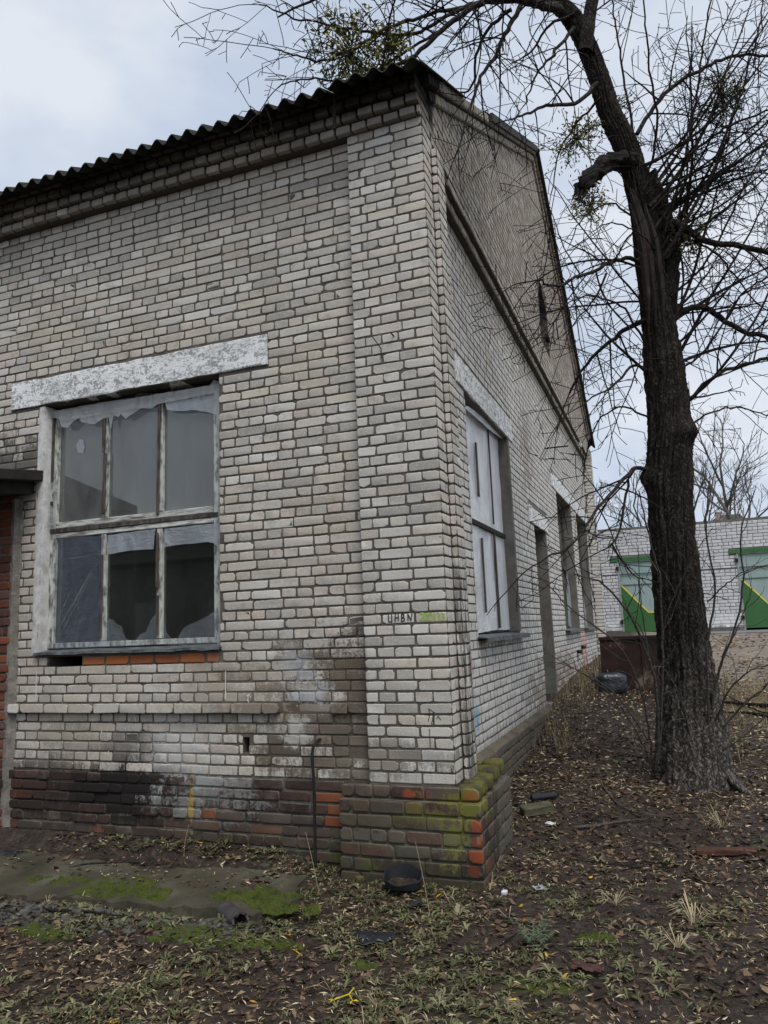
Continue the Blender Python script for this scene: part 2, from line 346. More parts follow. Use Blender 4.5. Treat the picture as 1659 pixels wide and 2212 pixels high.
M_WOOD = simple('weathered_painted_wood', [(.32, (.10, .09, .08)), (.42, (.25, .24, .22)), (.54, (.52, .55, .50)), (.8, (.66, .70, .64))], 9, .85, .5, 70, .004, stretch=(3, 3, 1))
M_WOODH = simple('weathered_painted_wood_rail', [(.32, (.12, .11, .09)), (.42, (.28, .26, .24)), (.55, (.55, .57, .53)), (.8, (.68, .70, .66))], 9, .85, .5, 70, .004, stretch=(.7, 3, 5))
M_WOODD = simple('bare_grey_wood', [(.35, (.035, .03, .026)), (.6, (.11, .095, .082)), (.8, (.22, .19, .17))], 9, .85, .5, 70, .004, stretch=(4, 4, .8))
M_SILL = simple('old_galvanised_sill', [(.35, (.06, .065, .065)), (.6, (.15, .165, .17)), (.8, (.24, .26, .27))], 12, .6, .4, 60, .004, metal=.3)
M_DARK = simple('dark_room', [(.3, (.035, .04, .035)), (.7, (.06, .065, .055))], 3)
M_OLIVE = simple('olive_paint', [(.3, (.10, .115, .075)), (.7, (.16, .175, .11))], 6, .6)
M_ROOF = simple('mossy_asbestos_sheet', [(.35, (.016, .016, .015)), (.52, (.035, .035, .032)), (.62, (.022, .028, .010)), (.8, (.06, .06, .055))], 7, .95, .6, 60, .012)
M_TAR = simple('tarred_board', [(.3, (.015, .014, .013)), (.7, (.04, .037, .033))], 8, .9)
M_METAL = simple('dark_iron', [(.3, (.015, .015, .016)), (.7, (.04, .035, .032))], 20, .6, .3, 120, .003, metal=.4)
M_RUST = simple('rusty_dark_sheet', [(.3, (.008, .006, .006)), (.5, (.020, .011, .009)), (.64, (.042, .021, .016)), (.70, (.17, .14, .11))], 2.6, .75, .4, 50, .005, det=7)
M_DOOR = simple('dark_green_paint', [(.3, (.03, .045, .04)), (.6, (.07, .12, .105)), (.8, (.10, .17, .15))], 8, .6, stretch=(2, 2, .5))
def glass_mat(name, dust, tint):
    g = NT(name); fr = g.n('ShaderNodeFresnel'); fr.inputs[0].default_value = 1.5
    tr = g.n('ShaderNodeBsdfTransparent'); g.put(tint, tr.inputs[0]); gl = g.n('ShaderNodeBsdfGlossy'); gl.inputs['Roughness'].default_value = .025; gl.inputs[0].default_value = (.97, .97, .92, 1)
    n = g.noise(2.5, 5, .65, g.scl(g.pos(), (1.6, 1, .7)))
    f = g.m('MULTIPLY', fr.outputs[0], 2.3, clamp=True)
    a = g.n('ShaderNodeMixShader'); g.put(f, a.inputs[0]); g.t.links.new(tr.outputs[0], a.inputs[1]); g.t.links.new(gl.outputs[0], a.inputs[2])
    df = g.n('ShaderNodeBsdfDiffuse'); df.inputs[0].default_value = (.44, .45, .44, 1)
    b = g.n('ShaderNodeMixShader'); g.put(g.sm(n, .25, .75, dust*.55, dust*1.4), b.inputs[0]); g.t.links.new(a.outputs[0], b.inputs[1]); g.t.links.new(df.outputs[0], b.inputs[2])
    g.t.links.new(b.outputs[0], g.out.inputs[0]); return g.mat
M_GLASS = glass_mat('dusty_window_glass', .20, (.45, .47, .46)); M_GLASS2 = glass_mat('dark_window_glass', .035, (.35, .38, .36))
def film_mat(name, op, col, rough=.35, crease=1.):
    g = NT(name); n = g.noise(3.2, 4, .55, g.scl(g.obj(), (1.3, 1.3, .6)), 1.2); n2 = g.noise(14, 3, .6, g.scl(g.obj(), (.5, .5, 1.5)), .8)
    tr = g.n('ShaderNodeBsdfTransparent'); b = g.n('ShaderNodeBsdfPrincipled'); g.put(col, b.inputs['Base Color']); b.inputs['Roughness'].default_value = rough; b.inputs['Specular IOR Level'].default_value = .6
    bp = g.n('ShaderNodeBump'); bp.inputs['Strength'].default_value = crease; bp.inputs['Distance'].default_value = .03; g.put(g.m('ADD', n, g.m('MULTIPLY', n2, .25)), bp.inputs['Height']); g.t.links.new(bp.outputs[0], b.inputs['Normal'])
    x = g.n('ShaderNodeMixShader'); g.put(g.sm(n, .3, .8, op*.8, min(1, op*1.2)), x.inputs[0]); g.t.links.new(tr.outputs[0], x.inputs[1]); g.t.links.new(b.outputs[0], x.inputs[2])
    g.t.links.new(x.outputs[0], g.out.inputs[0]); return g.mat
M_FILMW = film_mat('milky_plastic_film', .5, (.48, .50, .51)); M_FILMD = film_mat('thin_bluish_film', .30, (.20, .24, .31), .3); M_FILMF = film_mat('folded_plastic_film', .6, (.44, .48, .52))
M_FILMT = film_mat('torn_plastic_film', .28, (.30, .34, .37)); M_FILMG = film_mat('white_plastic_sheet', 1., (.84, .86, .88), .4, .8)
def bark_mat(name, dark, light, low=True):
    g = NT(name); v = g.scl(g.obj(), (1, 1, .42)); n = g.noise(26, 7, .78, v, .6); n2 = g.noise(4, 3, .6); Z = g.xyz()[2]
    vo = g.n('ShaderNodeTexVoronoi', feature='DISTANCE_TO_EDGE'); vo.inputs['Scale'].default_value = 20; wv = g.n('ShaderNodeVectorMath', operation='ADD'); g.put(g.scl(g.obj(), (1.3, 1.3, .5)), wv.inputs[0]); nz = g.n('ShaderNodeTexNoise'); nz.inputs['Scale'].default_value = 9; g.put(g.obj(), nz.inputs['Vector']); sc2 = g.n('ShaderNodeVectorMath', operation='SCALE'); g.put(nz.outputs['Color'], sc2.inputs[0]); sc2.inputs[3].default_value = .22; g.t.links.new(sc2.outputs[0], wv.inputs[1]); g.put(wv.outputs[0], vo.inputs[0])
    k = g.m('ADD', g.m('MULTIPLY', n, .6), g.m('MULTIPLY', vo.outputs['Distance'], .9))
    col = g.ramp(k, [(.25, dark), (.5, tuple(a*.6+b*.4 for a, b in zip(dark, light))), (.75, light)])
    if low:
        zz = g.m('ADD', Z, g.m('MULTIPLY', g.m('SUBTRACT', n2, .5), 1.2))
        col = g.mix(g.sm(zz, 1.7, .8, 0, .85), col, g.ramp(k, [(.3, (.035, .03, .026)), (.5, (.17, .15, .13)), (.75, (.33, .30, .265))]))
    col = g.mix(g.sm(n2, .6, .75, 0, .35), col, (.08, .085, .045))
    g.bsdf(col, .9, k, .9, .02, .2); return g.mat
M_BARK = bark_mat('dark_wet_bark', (.012, .010, .0085), (.095, .078, .066)); M_TWIG = bark_mat('twig_bark', (.012, .010, .009), (.04, .034, .03), False); M_SHOOT = bark_mat('shoot_bark', (.06, .053, .045), (.16, .14, .12), False)
M_FARTW = bark_mat('far_twigs', (.09, .085, .075), (.19, .175, .15), False)

def attr_leaf(name, stops, rough=.7, trans=.0):
    g = NT(name); n = g.noise(30, 3, .6); c = g.ramp(g.attr('tone'), stops); c = g.mix(g.sm(n, .5, .7, 0, .3), c, (.05, .04, .03)); g.bsdf(c, rough, None, spec=.35); return g.mat
M_LEAF = attr_leaf('fallen_leaves', [(0, (.032, .019, .014)), (.3, (.085, .048, .030)), (.48, (.22, .155, .085)), (.68, (.44, .34, .20)), (.92, (.62, .53, .35)), (1, (.55, .45, .14))])
M_WEED = attr_leaf('weed_leaves', [(0, (.04, .04, .016)), (.5, (.10, .105, .042)), (1, (.22, .215, .11))])
M_DRY = attr_leaf('dry_grass', [(0, (.12, .09, .05)), (.5, (.27, .21, .12)), (1, (.42, .35, .22))])
M_MOSS = simple('moss', [(.3, (.025, .035, .006)), (.5, (.06, .08, .01)), (.7, (.085, .095, .018)), (.85, (.17, .17, .03))], 12, .95, .9, 160, .01)
M_STONE = simple('rubble', [(.3, (.045, .043, .037)), (.55, (.10, .096, .085)), (.8, (.24, .23, .21))], 9, .9, .4, 80, .006)
M_BLACK = simple('black_rubber', [(.3, (.008, .009, .012)), (.7, (.02, .022, .028))], 6, .55, .3, 60, .004, spec=.4)
M_CLAY = simple('dark_glazed_clay', [(.3, (.03, .026, .027)), (.7, (.075, .065, .066))], 12, .5, .4, 90, .004)
M_WHITE = simple('white_scrap', [(.3, (.45, .45, .45)), (.7, (.75, .76, .77))], 6, .6)
M_YEL = simple('yellow_mistletoe', [(.3, (.55, .42, .01)), (.7, (.62, .52, .03))], 8, .6)
M_REDP = simple('red_rotten_board', [(.3, (.035, .016, .012)), (.55, (.085, .036, .024)), (.8, (.17, .09, .06))], 7, .8, .6, 60, .01, stretch=(.6, 3, 3))
M_GRN = simple('green_gate_paint', [(.3, (.04, .125, .04)), (.7, (.055, .155, .055))], 2, .5, .1); M_AQU = simple('pale_aqua_gate_paint', [(.3, (.24, .33, .31)), (.55, (.31, .41, .39)), (.7, (.20, .27, .25)), (.85, (.20, .14, .10))], 1.5, .55, .1, stretch=(2, 2, .5))
M_YLW = simple('yellow_line_paint', [(.3, (.75, .6, .06)), (.7, (.82, .68, .1))], 4, .5, .1)
M_ASPH = simple('worn_concrete_road', [(.3, (.15, .15, .155)), (.6, (.22, .22, .225)), (.8, (.12, .12, .12))], 1.5, .85, .4, 20, .01)
def slab_mat():
    g = NT('mossy_concrete'); n = g.noise(3.5, 6, .65); n2 = g.noise(14, 5, .65); f = g.noise(90, 4, .7)
    col = g.ramp(n, [(.3, (.03, .026, .018)), (.5, (.062, .054, .037)), (.7, (.12, .11, .085))]); col = g.mix(g.sm(n2, .50, .64, 0, .7), col, (.035, .038, .012)); col = g.mix(g.sm(f, .6, .75, 0, .5), col, (.20, .19, .16))
    g.bsdf(col, .85, g.m('ADD', n2, g.m('MULTIPLY', f, .4)), .5, .015, .3); return g.mat
M_SLAB = slab_mat()
def ground_mat():
    g = NT('littered_soil'); X, Y, Z = g.xyz()[0], g.xyz()[1], g.xyz()[2]
    n = g.noise(2.2, 5, .6); n2 = g.noise(17, 6, .7); f = g.noise(75, 5, .75); f2 = g.noise(45, 4, .7, g.scl(g.pos(), (1, 2.8, 1)))
    soil = g.ramp(n2, [(.3, (.014, .010, .008)), (.5, (.042, .030, .023)), (.68, (.10, .076, .055))])
    soil = g.mix(g.sm(f2, .56, .68, 0, .75), soil, (.17, .125, .08)); soil = g.mix(g.sm(f, .66, .74, 0, .6), soil, (.30, .25, .17))
    warp = g.m('MULTIPLY', g.m('SUBTRACT', g.noise(5, 4, .6), .5), 1.2)
    soil = g.blobs(soil, X, Y, [(1.05, -1.75, 1.1, .35, (.065, .06, .028), .6), (1.5, -2.2, 1.0, .5, (.10, .085, .06), .7), (-2.2, -.62, 1.0, .30, (.085, .085, .07), .6), (-1.3, -.45, .55, .22, (.05, .065, .012), .75), (.7, -1.15, .2, .12, (.10, .12, .015), .8), (.9, 6.0, 2.0, 1.3, (.022, .013, .010), .8)], warp)
    sand = g.ramp(g.noise(6, 6, .7, g.scl(g.pos(), (.5, 1.6, 1))), [(.3, (.13, .105, .08)), (.5, (.24, .20, .16)), (.7, (.36, .31, .26))])
    grass = g.ramp(n2, [(.3, (.07, .055, .03)), (.5, (.15, .12, .06)), (.7, (.26, .21, .12))])
    yy = g.m('ADD', Y, g.m('MULTIPLY', g.m('SUBTRACT', n, .5), 4.))
    c = g.mix(g.m('MULTIPLY', g.sm(yy, 4.5, 6.2), g.sm(X, 1.6, 2.4)), soil, grass); c = g.mix(g.m('MULTIPLY', g.sm(yy, 7.6, 9.3), g.sm(X, .3, 1.0)), c, sand)
    g.bsdf(c, g.sm(n, .4, .7, .6, .95), g.m('ADD', n2, g.m('MULTIPLY', f, .7)), .9, .03, .3); return g.mat
M_GROUND = ground_mat()

# ================================================================== GROUND
gx = np.concatenate([-np.geomspace(300, 5.2, 40), np.arange(-5, 4.6, .032), np.geomspace(4.7, 300, 44)])
gy = np.concatenate([-np.geomspace(200, 3.7, 24), np.arange(-3.6, 6, .036), np.geomspace(6.05, 18, 90), np.geomspace(18.4, 600, 30)])
GX, GY = np.meshgrid(gx, gy); GZ = hgt(GX, GY); nx, ny = len(gx), len(gy)
i = np.arange(ny-1)[:, None]*nx; j = np.arange(nx-1)[None, :]
F = np.stack([i+j, i+j+1, i+nx+j+1, i+nx+j], -1).reshape(-1, 4)
link('ground', mesh_np('ground', np.stack([GX, GY, GZ], -1).reshape(-1, 3), F, M_GROUND, smooth=True), kind='structure')
mb = MB(); mb.box(-1.2, 40, 15.3, 17.95, 1.20, 1.298, .0); mb.build('road', M_ASPH, kind='structure')

# ================================================================== BRICKS
NV = 24
def brick_local(L, H, n, big=.12, seed=None):
    """n bricks, local x along face, y = outward negative, z up; returns (n,24,3), edge(24)"""
    L = np.asarray(L, float)*np.ones(n); H = np.asarray(H, float)*np.ones(n)
    c = rs.uniform(.002, .010, (n, 4, 2)); bigm = rs.rand(n, 4) < big*.8; c[bigm] = rs.uniform(.010, .034, (bigm.sum(), 2))*[1, .7]; c[..., 1] *= .8
    c[..., 1] = np.minimum(c[..., 1], H[:, None]*.38)
    o = np.zeros((n, 8, 2)); hx, hz = L/2, H/2; j = lambda: rs.uniform(-.0022, .0022, n)
    sg = [(-1, -1), (1, -1), (1, 1), (-1, 1)]
    for k, (sx, sz) in enumerate(sg):
        a = np.stack([sx*(hx-c[:, k, 0])+j(), sz*hz+j()], -1); b = np.stack([sx*hx+j(), sz*(hz-c[:, k, 1])+j()], -1)
        if k in (0, 2): o[:, 2*k], o[:, 2*k+1] = b, a
        else: o[:, 2*k], o[:, 2*k+1] = a, b
    out = np.zeros((n, 24, 3)); ins = .007
    inn = o.copy(); inn[..., 0] -= np.sign(o[..., 0])*ins; inn[..., 1] -= np.sign(o[..., 1])*ins
    tilt = rs.uniform(-.0015, .0015, (n, 1))
    out[:, 0:8, 0] = o[..., 0]; out[:, 0:8, 2] = o[..., 1]; out[:, 0:8, 1] = .03
    out[:, 8:16, 0] = o[..., 0]; out[:, 8:16, 2] = o[..., 1]; out[:, 8:16, 1] = rs.uniform(-.0004, .0014, (n, 8))
    out[:, 16:24, 0] = inn[..., 0]; out[:, 16:24, 2] = inn[..., 1]; out[:, 16:24, 1] = rs.uniform(-.001, .001, (n, 8))+tilt
    return out
_k = np.arange(8); _k2 = (_k+1) % 8
BQ = np.concatenate([np.stack([_k, _k2, 8+_k2, 8+_k], -1), np.stack([8+_k, 8+_k2, 16+_k2, 16+_k], -1)]); BO = (16+_k)[None, :]
EDGE = np.concatenate([np.zeros(16), np.ones(8)])
VAR = {}
def variants(kind, L, H, mat, n=18, big=.12):
    key = (kind, mat.name)
    if key not in VAR:
        out = brick_local(L, H, n, big); VAR[key] = [mesh_np(kind, out[q], [BQ, BO], mat, {'edge': EDGE, 'tone': np.full(24, rs.rand())}) for q in range(n)]
    return VAR[key]
def visible_score(P):
    x, y, z = proj(P)
    if z < .2 or x < -15 or x > IW+15 or y < -15 or y > IH+15: return 0
    return 1/z
def lay(bricks, name, mat, wallpart, thing_, face, nparts, big=.12, depth=.0):
    """bricks: (u0,u1,z0,z1,plane) ; face 'front': u=x looks -y ; 'side': u=y looks +x"""
    if not bricks: return
    B = np.array([b[:5] for b in bricks], float)
    ctr = np.zeros((len(B), 3)); u = (B[:, 0]+B[:, 1])/2; z = (B[:, 2]+B[:, 3])/2
    if face == 'front': ctr[:, 0] = u; ctr[:, 1] = B[:, 4]
    else: ctr[:, 1] = u; ctr[:, 0] = B[:, 4]
    ctr[:, 2] = z
    sc_ = np.array([visible_score(p) for p in ctr])*np.sqrt((B[:, 1]-B[:, 0])*.07)
    order = np.argsort(-sc_); top = [q for q in order[:nparts] if sc_[q] > 0]; rest = np.setdiff1d(np.arange(len(B)), top)
    R = Matrix.Rotation(math.pi/2, 4, 'Z') if face == 'side' else Matrix()
    for q in top:
        L = B[q, 1]-B[q, 0]; H = B[q, 3]-B[q, 2]
        cl, base = ('stretcher', .25) if L > .2 else (('mid', .17) if L > .145 else (('header', .12) if L > .085 else ('bat', .06)))
        vs = variants(cl, base, .065, mat, big=big); me = vs[rnd.randrange(len(vs))]
        fl = rnd.choice((0, 1))
        mw = Matrix.Translation(ctr[q]) @ R @ Matrix.Rotation(rnd.uniform(-.008, .008), 4, 'Y') @ Matrix.Diagonal((L/base, 1, H/.065, 1))
        if fl: mw = mw @ Matrix.Rotation(math.pi, 4, 'Y')
        link(name, me, wallpart, mw=mw)
    if len(rest):
        n = len(rest); V = brick_local(B[rest, 1]-B[rest, 0], B[rest, 3]-B[rest, 2], n, big)
        if face == 'side': V = np.stack([-V[..., 1], V[..., 0], V[..., 2]], -1)
        V = V+ctr[rest][:, None, :]
        off = (np.arange(n)*24)[:, None, None]
        link(name, mesh_np(name, V.reshape(-1, 3), [(BQ[None]+off).reshape(-1, 4), (BO[None]+off).reshape(-1, 8)], mat,
             {'edge': np.tile(EDGE, n), 'tone': np.repeat(rs.rand(n), 24)}), wallpart, kind='stuff')
def rows(ks, z0, pitch, u0, u1, plane, H=.065, holes=(), L=.25, Hd=.12, J=.011, phase=0, mixed=.06, clipf=None, proud=.0025):
    out = []
    for k in ks:
        za = z0+k*pitch+(pitch-H)/2; zb = za+H
        u = u0; first = True; stre = (k+phase) % 2 == 0; drift = rnd.uniform(-.012, .012)
        segs = []
        while u < u1-.02:
            if first: w = (Hd*.66 if not stre else Hd+.01)+drift
            else:
                s_ = stre if rnd.random() > mixed else not stre; w = (L if s_ else Hd)+rnd.uniform(-.004, .004)
            first = False
            if u1-(u+w) < .05: w = u1-u
            segs.append((u, u+w)); u += w+J+rnd.uniform(-.002, .003)
        for a, b in segs:
            parts = [(a, b)]
            for (h0, h1, hz0, hz1) in holes:
                if zb > hz0+.012 and za < hz1-.012:
                    new = []
                    for (p, q) in parts:
                        if q <= h0 or p >= h1: new.append((p, q)); continue
                        if p < h0-.03: new.append((p, h0))
                        if q > h1+.03: new.append((h1, q))
                    parts = new
            for p, q in parts:
                if clipf:
                    r_ = clipf(p, q, zb)
                    if r_ is None: continue
                    p, q = r_
                if q-p > .025: out.append((p, q, za+rnd.uniform(-.0012, .0012), zb+rnd.uniform(-.0012, .0012), plane+(rnd.uniform(-proud, proud))))
    return out
def wall_core(x_or_y, u0, u1, z0, z1, holes, thick, face, jag=None):
    """slab with rectangular holes, front at x_or_y, thickness away from viewer"""
    us = sorted({u0, u1, *[h for H_ in holes for h in H_[:2] if u0 < h < u1]}); zs = sorted({z0, z1, *[h for H_ in holes for h in H_[2:] if z0 < h < z1]})
    V = []; F = []
    nu, nz = len(us), len(zs)
    def solid(i_, j_):
        if i_ < 0 or j_ < 0 or i_ >= nu-1 or j_ >= nz-1: return False
        cu, cz = (us[i_]+us[i_+1])/2, (zs[j_]+zs[j_+1])/2
        return not any(h[0] < cu < h[1] and h[2] < cz < h[3] for h in holes)
    def P(u, d, z): return (u, x_or_y+d, z) if face == 'front' else (x_or_y-d, u, z)
    mb = MB()
    for i_ in range(nu-1):
        for j_ in range(nz-1):
            if not solid(i_, j_): continue
            a, b, c, d = us[i_], us[i_+1], zs[j_], zs[j_+1]
            mb.add([P(a, 0, c), P(b, 0, c), P(b, 0, d), P(a, 0, d)], [(0, 1, 2, 3)]); mb.add([P(a, thick, c), P(b, thick, c), P(b, thick, d), P(a, thick, d)], [(3, 2, 1, 0)])
            if not solid(i_-1, j_): mb.add([P(a, 0, c), P(a, 0, d), P(a, thick, d), P(a, thick, c)], [(0, 1, 2, 3)])
            if not solid(i_+1, j_): mb.add([P(b, 0, d), P(b, 0, c), P(b, thick, c), P(b, thick, d)], [(0, 1, 2, 3)])
            if not solid(i_, j_-1): mb.add([P(b, 0, c), P(a, 0, c), P(a, thick, c), P(b, thick, c)], [(0, 1, 2, 3)])
            if not solid(i_, j_+1): mb.add([P(a, 0, d), P(b, 0, d), P(b, thick, d), P(a, thick, d)], [(0, 1, 2, 3)])
    return mb
# ================================================================== MAIN BUILDING
BLD = empty('brick_building', (0, 0, 0), 'long grey brick workshop with stepped cornice, mossy red brick foot and patched windows', 'building')
Z0, PT = .66, .077
WP = .065; GP = -.13; FARX = -7.5; YE = 12.6
WIN = (-3.71, -1.865, 1.60, 3.845)
hole_s = (-1.668, -1.612, .83, .945); hole_c = (-3.60, -3.22, 1.50, 1.585); gap_c = (-.80, -.645, .82, .90)
MR = .0038  # mortar set back
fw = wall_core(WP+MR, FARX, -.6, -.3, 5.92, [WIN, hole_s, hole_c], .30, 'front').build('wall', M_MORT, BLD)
mb = MB(); mb.box(-.617, -.008, MR, .40, .60, 5.93); mb.box(-.008, .05-MR, .20+MR, .40, .60, 5.42); pw = mb.build('pillar', M_MORT, BLD)
allh = [WIN, hole_s, (hole_c[0], hole_c[1]+.0, *hole_c[2:]), (-4.11, -1.40, 3.845, 4.11), gap_c]
br = rows(range(0, 6), Z0, PT, -6.4, -.632, WP, holes=allh)+rows(range(7, 64), Z0, PT, -6.4, -.632, WP, holes=allh+[(-3.22, -1.87, 1.50, 1.58)])
# pillar front
for k in range(64):
    za = Z0+k*PT+.006; zb = za+.065
    if k % 2 == 0: segs = [(-.622, -.487), (-.475, -.240), (-.228, .0)]
    else: segs = [(-.622, -.535), (-.523, -.402), (-.391, -.270), (-.259, -.138), (-.127, .0)]
    segs[-1] = (segs[-1][0], -.004)
    for a, b in segs:
        jt = rnd.uniform(-.004, .004)
        br.append((a+jt*(a > -.6), b+jt*(b < -.01), za, zb, rnd.uniform(-.0015, .0015)))
band = rows([6], Z0, PT, -3.97, -1.34, WP-.052, H=.074, mixed=0)+rows([6], Z0, PT, -.92, -.635, WP-.028, H=.072, L=.28, mixed=0)+rows([6], Z0, PT, -1.33, -.93, WP+.002, mixed=0)
mb = MB(); mb.box(-3.97, -1.34, WP-.040, WP+.002, Z0+6*PT+.008, Z0+7*PT-.010); fw2 = mb.build('ledge', M_MORT, BLD)
# cornice of corbelled headers on the eaves side
corn = []
for k, yo in ((64, -.045), (65, -.085), (66, -.125), (67, -.15)):
    u = -6.4+(.065 if k % 2 else 0)
    za = Z0+k*PT+.008; zb = za+.064
    while u < -.02:
        w = .118+rnd.uniform(-.005, .006)
        if u < -.68 or u > -.60 or k != 64: corn.append((u, min(u+w, 0.), za+rnd.uniform(-.002, .002), zb, yo+rnd.uniform(-.006, .006)))
        u += w+.017
# sides of the pillar and stepped return
sd_ = []
for k in range(68):
    za = Z0+k*PT+.006; zb = za+.065
    if k % 2 == 0: sd_ += [(.004, .118, za, zb, .002)]+([(.130, .198, za, zb, 0.)] if k < 62 else [(.13, .25, za, zb, 0.)])
    else: sd_ += [(.004, .198, za, zb, .002)]
    if k < 62:
        sd_ += [(.205, .30, za, zb, .052), (.312, .40, za, zb, .052)] if k % 2 else [(.205, .40, za, zb, .052)]
stepf = [(0.006, .047, Z0+k*PT+.006+rnd.uniform(-.002, .002), Z0+k*PT+.071, .20-rnd.uniform(0, .004)) for k in range(62)]
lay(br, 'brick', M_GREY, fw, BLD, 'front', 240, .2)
lay(band, 'brick', M_GREY, fw, BLD, 'front', 20, .5)
lay(sd_, 'brick', M_GREY, pw, BLD, 'side', 40, .1); lay(stepf, 'brick', M_GREY, pw, BLD, 'front', 0, .1)
mb = MB()
for k, yo in ((64, -.045), (65, -.085), (66, -.125), (67, -.15)): mb.box(-6.4, -.012, yo+.05, WP+.2, Z0+k*PT+.002, Z0+(k+1)*PT-.004)
cw = mb.build('cornice', M_MORT, BLD)
def corb_mesh(L, H, D, mat, n=10):
    out = []
    for q in range(n):
        mb = MB(); c = rnd.uniform(.004, .010)
        mb.obox((0, D/2, 0), L, D, H, j=.002); out.append(mb.mesh('cornice_brick', mat, bevel=c))
        a = out[-1].attributes.new('edge', 'FLOAT', 'POINT'); a.data.foreach_set('value', np.ones(len(out[-1].vertices), np.float32)); a = out[-1].attributes.new('tone', 'FLOAT', 'POINT'); a.data.foreach_set('value', np.full(len(out[-1].vertices), rnd.random(), np.float32))
    return out
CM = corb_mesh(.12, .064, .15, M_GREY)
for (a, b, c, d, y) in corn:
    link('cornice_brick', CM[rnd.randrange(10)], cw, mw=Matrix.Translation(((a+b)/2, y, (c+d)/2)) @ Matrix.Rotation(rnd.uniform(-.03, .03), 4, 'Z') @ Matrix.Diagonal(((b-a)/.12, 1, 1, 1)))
# orange bricks under the sill
ob = []; u = -3.21
while u < -1.9:
    ob.append((u, min(u+.225, -1.88), 1.508, 1.576, WP-.004+rnd.uniform(0, .004))); u += .238+rnd.uniform(0, .01)
lay(ob, 'sill_brick', M_ORANGE, fw, BLD, 'front', 20, .3)
# red plinth of the eaves side
pb = rows(range(-9, 0), .655, .08, -6.4, -.84, WP-.012, H=.065, L=.245, phase=1, mixed=.35, proud=.010, J=.012)
mb = MB(); mb.box(-6.4, -.83, WP-.001, WP+.1, -.1, .655); pl = mb.build('plinth', M_MORT, BLD)
lay(pb, 'plinth_brick', M_RED, pl, BLD, 'front', 120, .3)
# corner block
BX0, BX1, BY0, BY1 = -.83, .168, -.055, .93
mb = MB(); mb.box(BX0+.012, BX1-.012, BY0+.012, BY1-.012, -.15, .56); mb.box(-.80, .13, -.005, .80, .56, .642)
cb = mb.build('corner_footing', M_MORT, BLD)
f1 = rows(range(-1, 6), 0.0, .094, BX0, BX1, BY0, H=.078, L=.235, Hd=.115, mixed=.35, proud=.006, J=.014)
f1 += rows([6], 0.0, .094, -.82, .155, -.022, H=.074, L=.235, Hd=.115, mixed=.4, proud=.006, J=.014, phase=1)
f2 = rows(range(-1, 6), 0.0, .094, BY0+.004, BY1, BX1, H=.078, L=.235, Hd=.115, mixed=.35, proud=.005, J=.014)
lay(f1, 'footing_brick', M_RED, cb, BLD, 'front', 80, .45); lay(f2, 'footing_brick', M_RED, cb, BLD, 'side', 60, .45)
# mossy bricks lying on top of the block beside the pillar
def lump(c, sx, sy, sz, rot, mat, name, parent, seed=0, amp=.012, **k):
    n = 14; V = []; 
    th = np.linspace(0, math.pi, n); ph = np.linspace(0, 2*math.pi, 2*n, endpoint=False)
    T, P_ = np.meshgrid(th, ph, indexing='ij')
    def se(a, p): return np.sign(a)*np.abs(a)**p
    x = se(np.sin(T)*np.cos(P_), .45)*sx/2; y = se(np.sin(T)*np.sin(P_), .45)*sy/2; z = se(np.cos(T), .45)*sz/2
    nn = fbm(x*14+seed*3.7+z*9, y*14+seed*1.3+z*5, 4)-.47
    r = 1+nn*amp*40*.25
    V = np.stack([x*r, y*r, z*r], -1).reshape(-1, 3)
    M = np.array(Matrix.Rotation(rot, 3, 'Z')); V = V@M.T+np.array(c)
    a = np.arange(n-1)[:, None]*2*n; b = np.arange(2*n)[None, :]; b2 = (b+1) % (2*n)
    F = np.stack([a+b, a+2*n+b, a+2*n+b2, a+b2], -1).reshape(-1, 4)
    return link(name, mesh_np(name, V, F, mat, {'edge': np.ones(len(V)), 'tone': np.full(len(V), rnd.random())}, smooth=True), parent, **k)
g = NT('algae_covered_brick'); nn_ = g.noise(11, 5, .65); n3 = g.noise(60, 4, .7)
g.bsdf(g.mix(g.sm(n3, .55, .7, 0, .5), g.ramp(nn_, [(.3, (.07, .05, .035)), (.45, (.08, .075, .04)), (.62, (.14, .14, .035)), (.8, (.24, .24, .045))]), (.12, .11, .06)), .95, g.m('ADD', nn_, n3), .8, .012, .1); M_ALG = g.mat
for q, (y, sy, top) in enumerate(((.06, .13, .655), (.22, .16, .665), (.40, .17, .66), (.60, .17, .68), (.78, .15, .70))):
    lump((.075, y, top-.045), .16 if q else .17, sy, .10, rnd.uniform(-.1, .1), M_ALG, 'footing_brick', cb, q, .006)
mb = MB(); mb.box(-.13, .10, .40, .93, .5, .655, .004); mb.build('footing_ledge', M_ALG, BLD, bevel=.01)
# ---------------------------------------------------------------- gable wall
W1 = (1.40, 3.30, 1.61, 3.82); DR = (4.80, 5.72, .60, 2.99); W2 = (7.20, 9.05, 1.58, 3.83); W3 = (9.95, 11.75, 1.58, 3.83)
gw = wall_core(GP-.0052, .30, YE-.02, -.3, 5.50, [W1, DR, W2, W3], .30, 'side').build('wall', M_MORT, BLD)
lin = [(1.07, 3.55, 3.82, 4.09), (4.42, 5.95, 2.99, 3.22), (6.75, 12.1, 3.83, 4.09)]
gb = rows(range(0, 61), Z0, PT, .42, 12.18, GP, holes=[W1, DR, W2, W3]+lin, mixed=.12, J=.018, proud=.0012)
lay(gb, 'brick', M_GREY, gw, BLD, 'side', 0, .15)
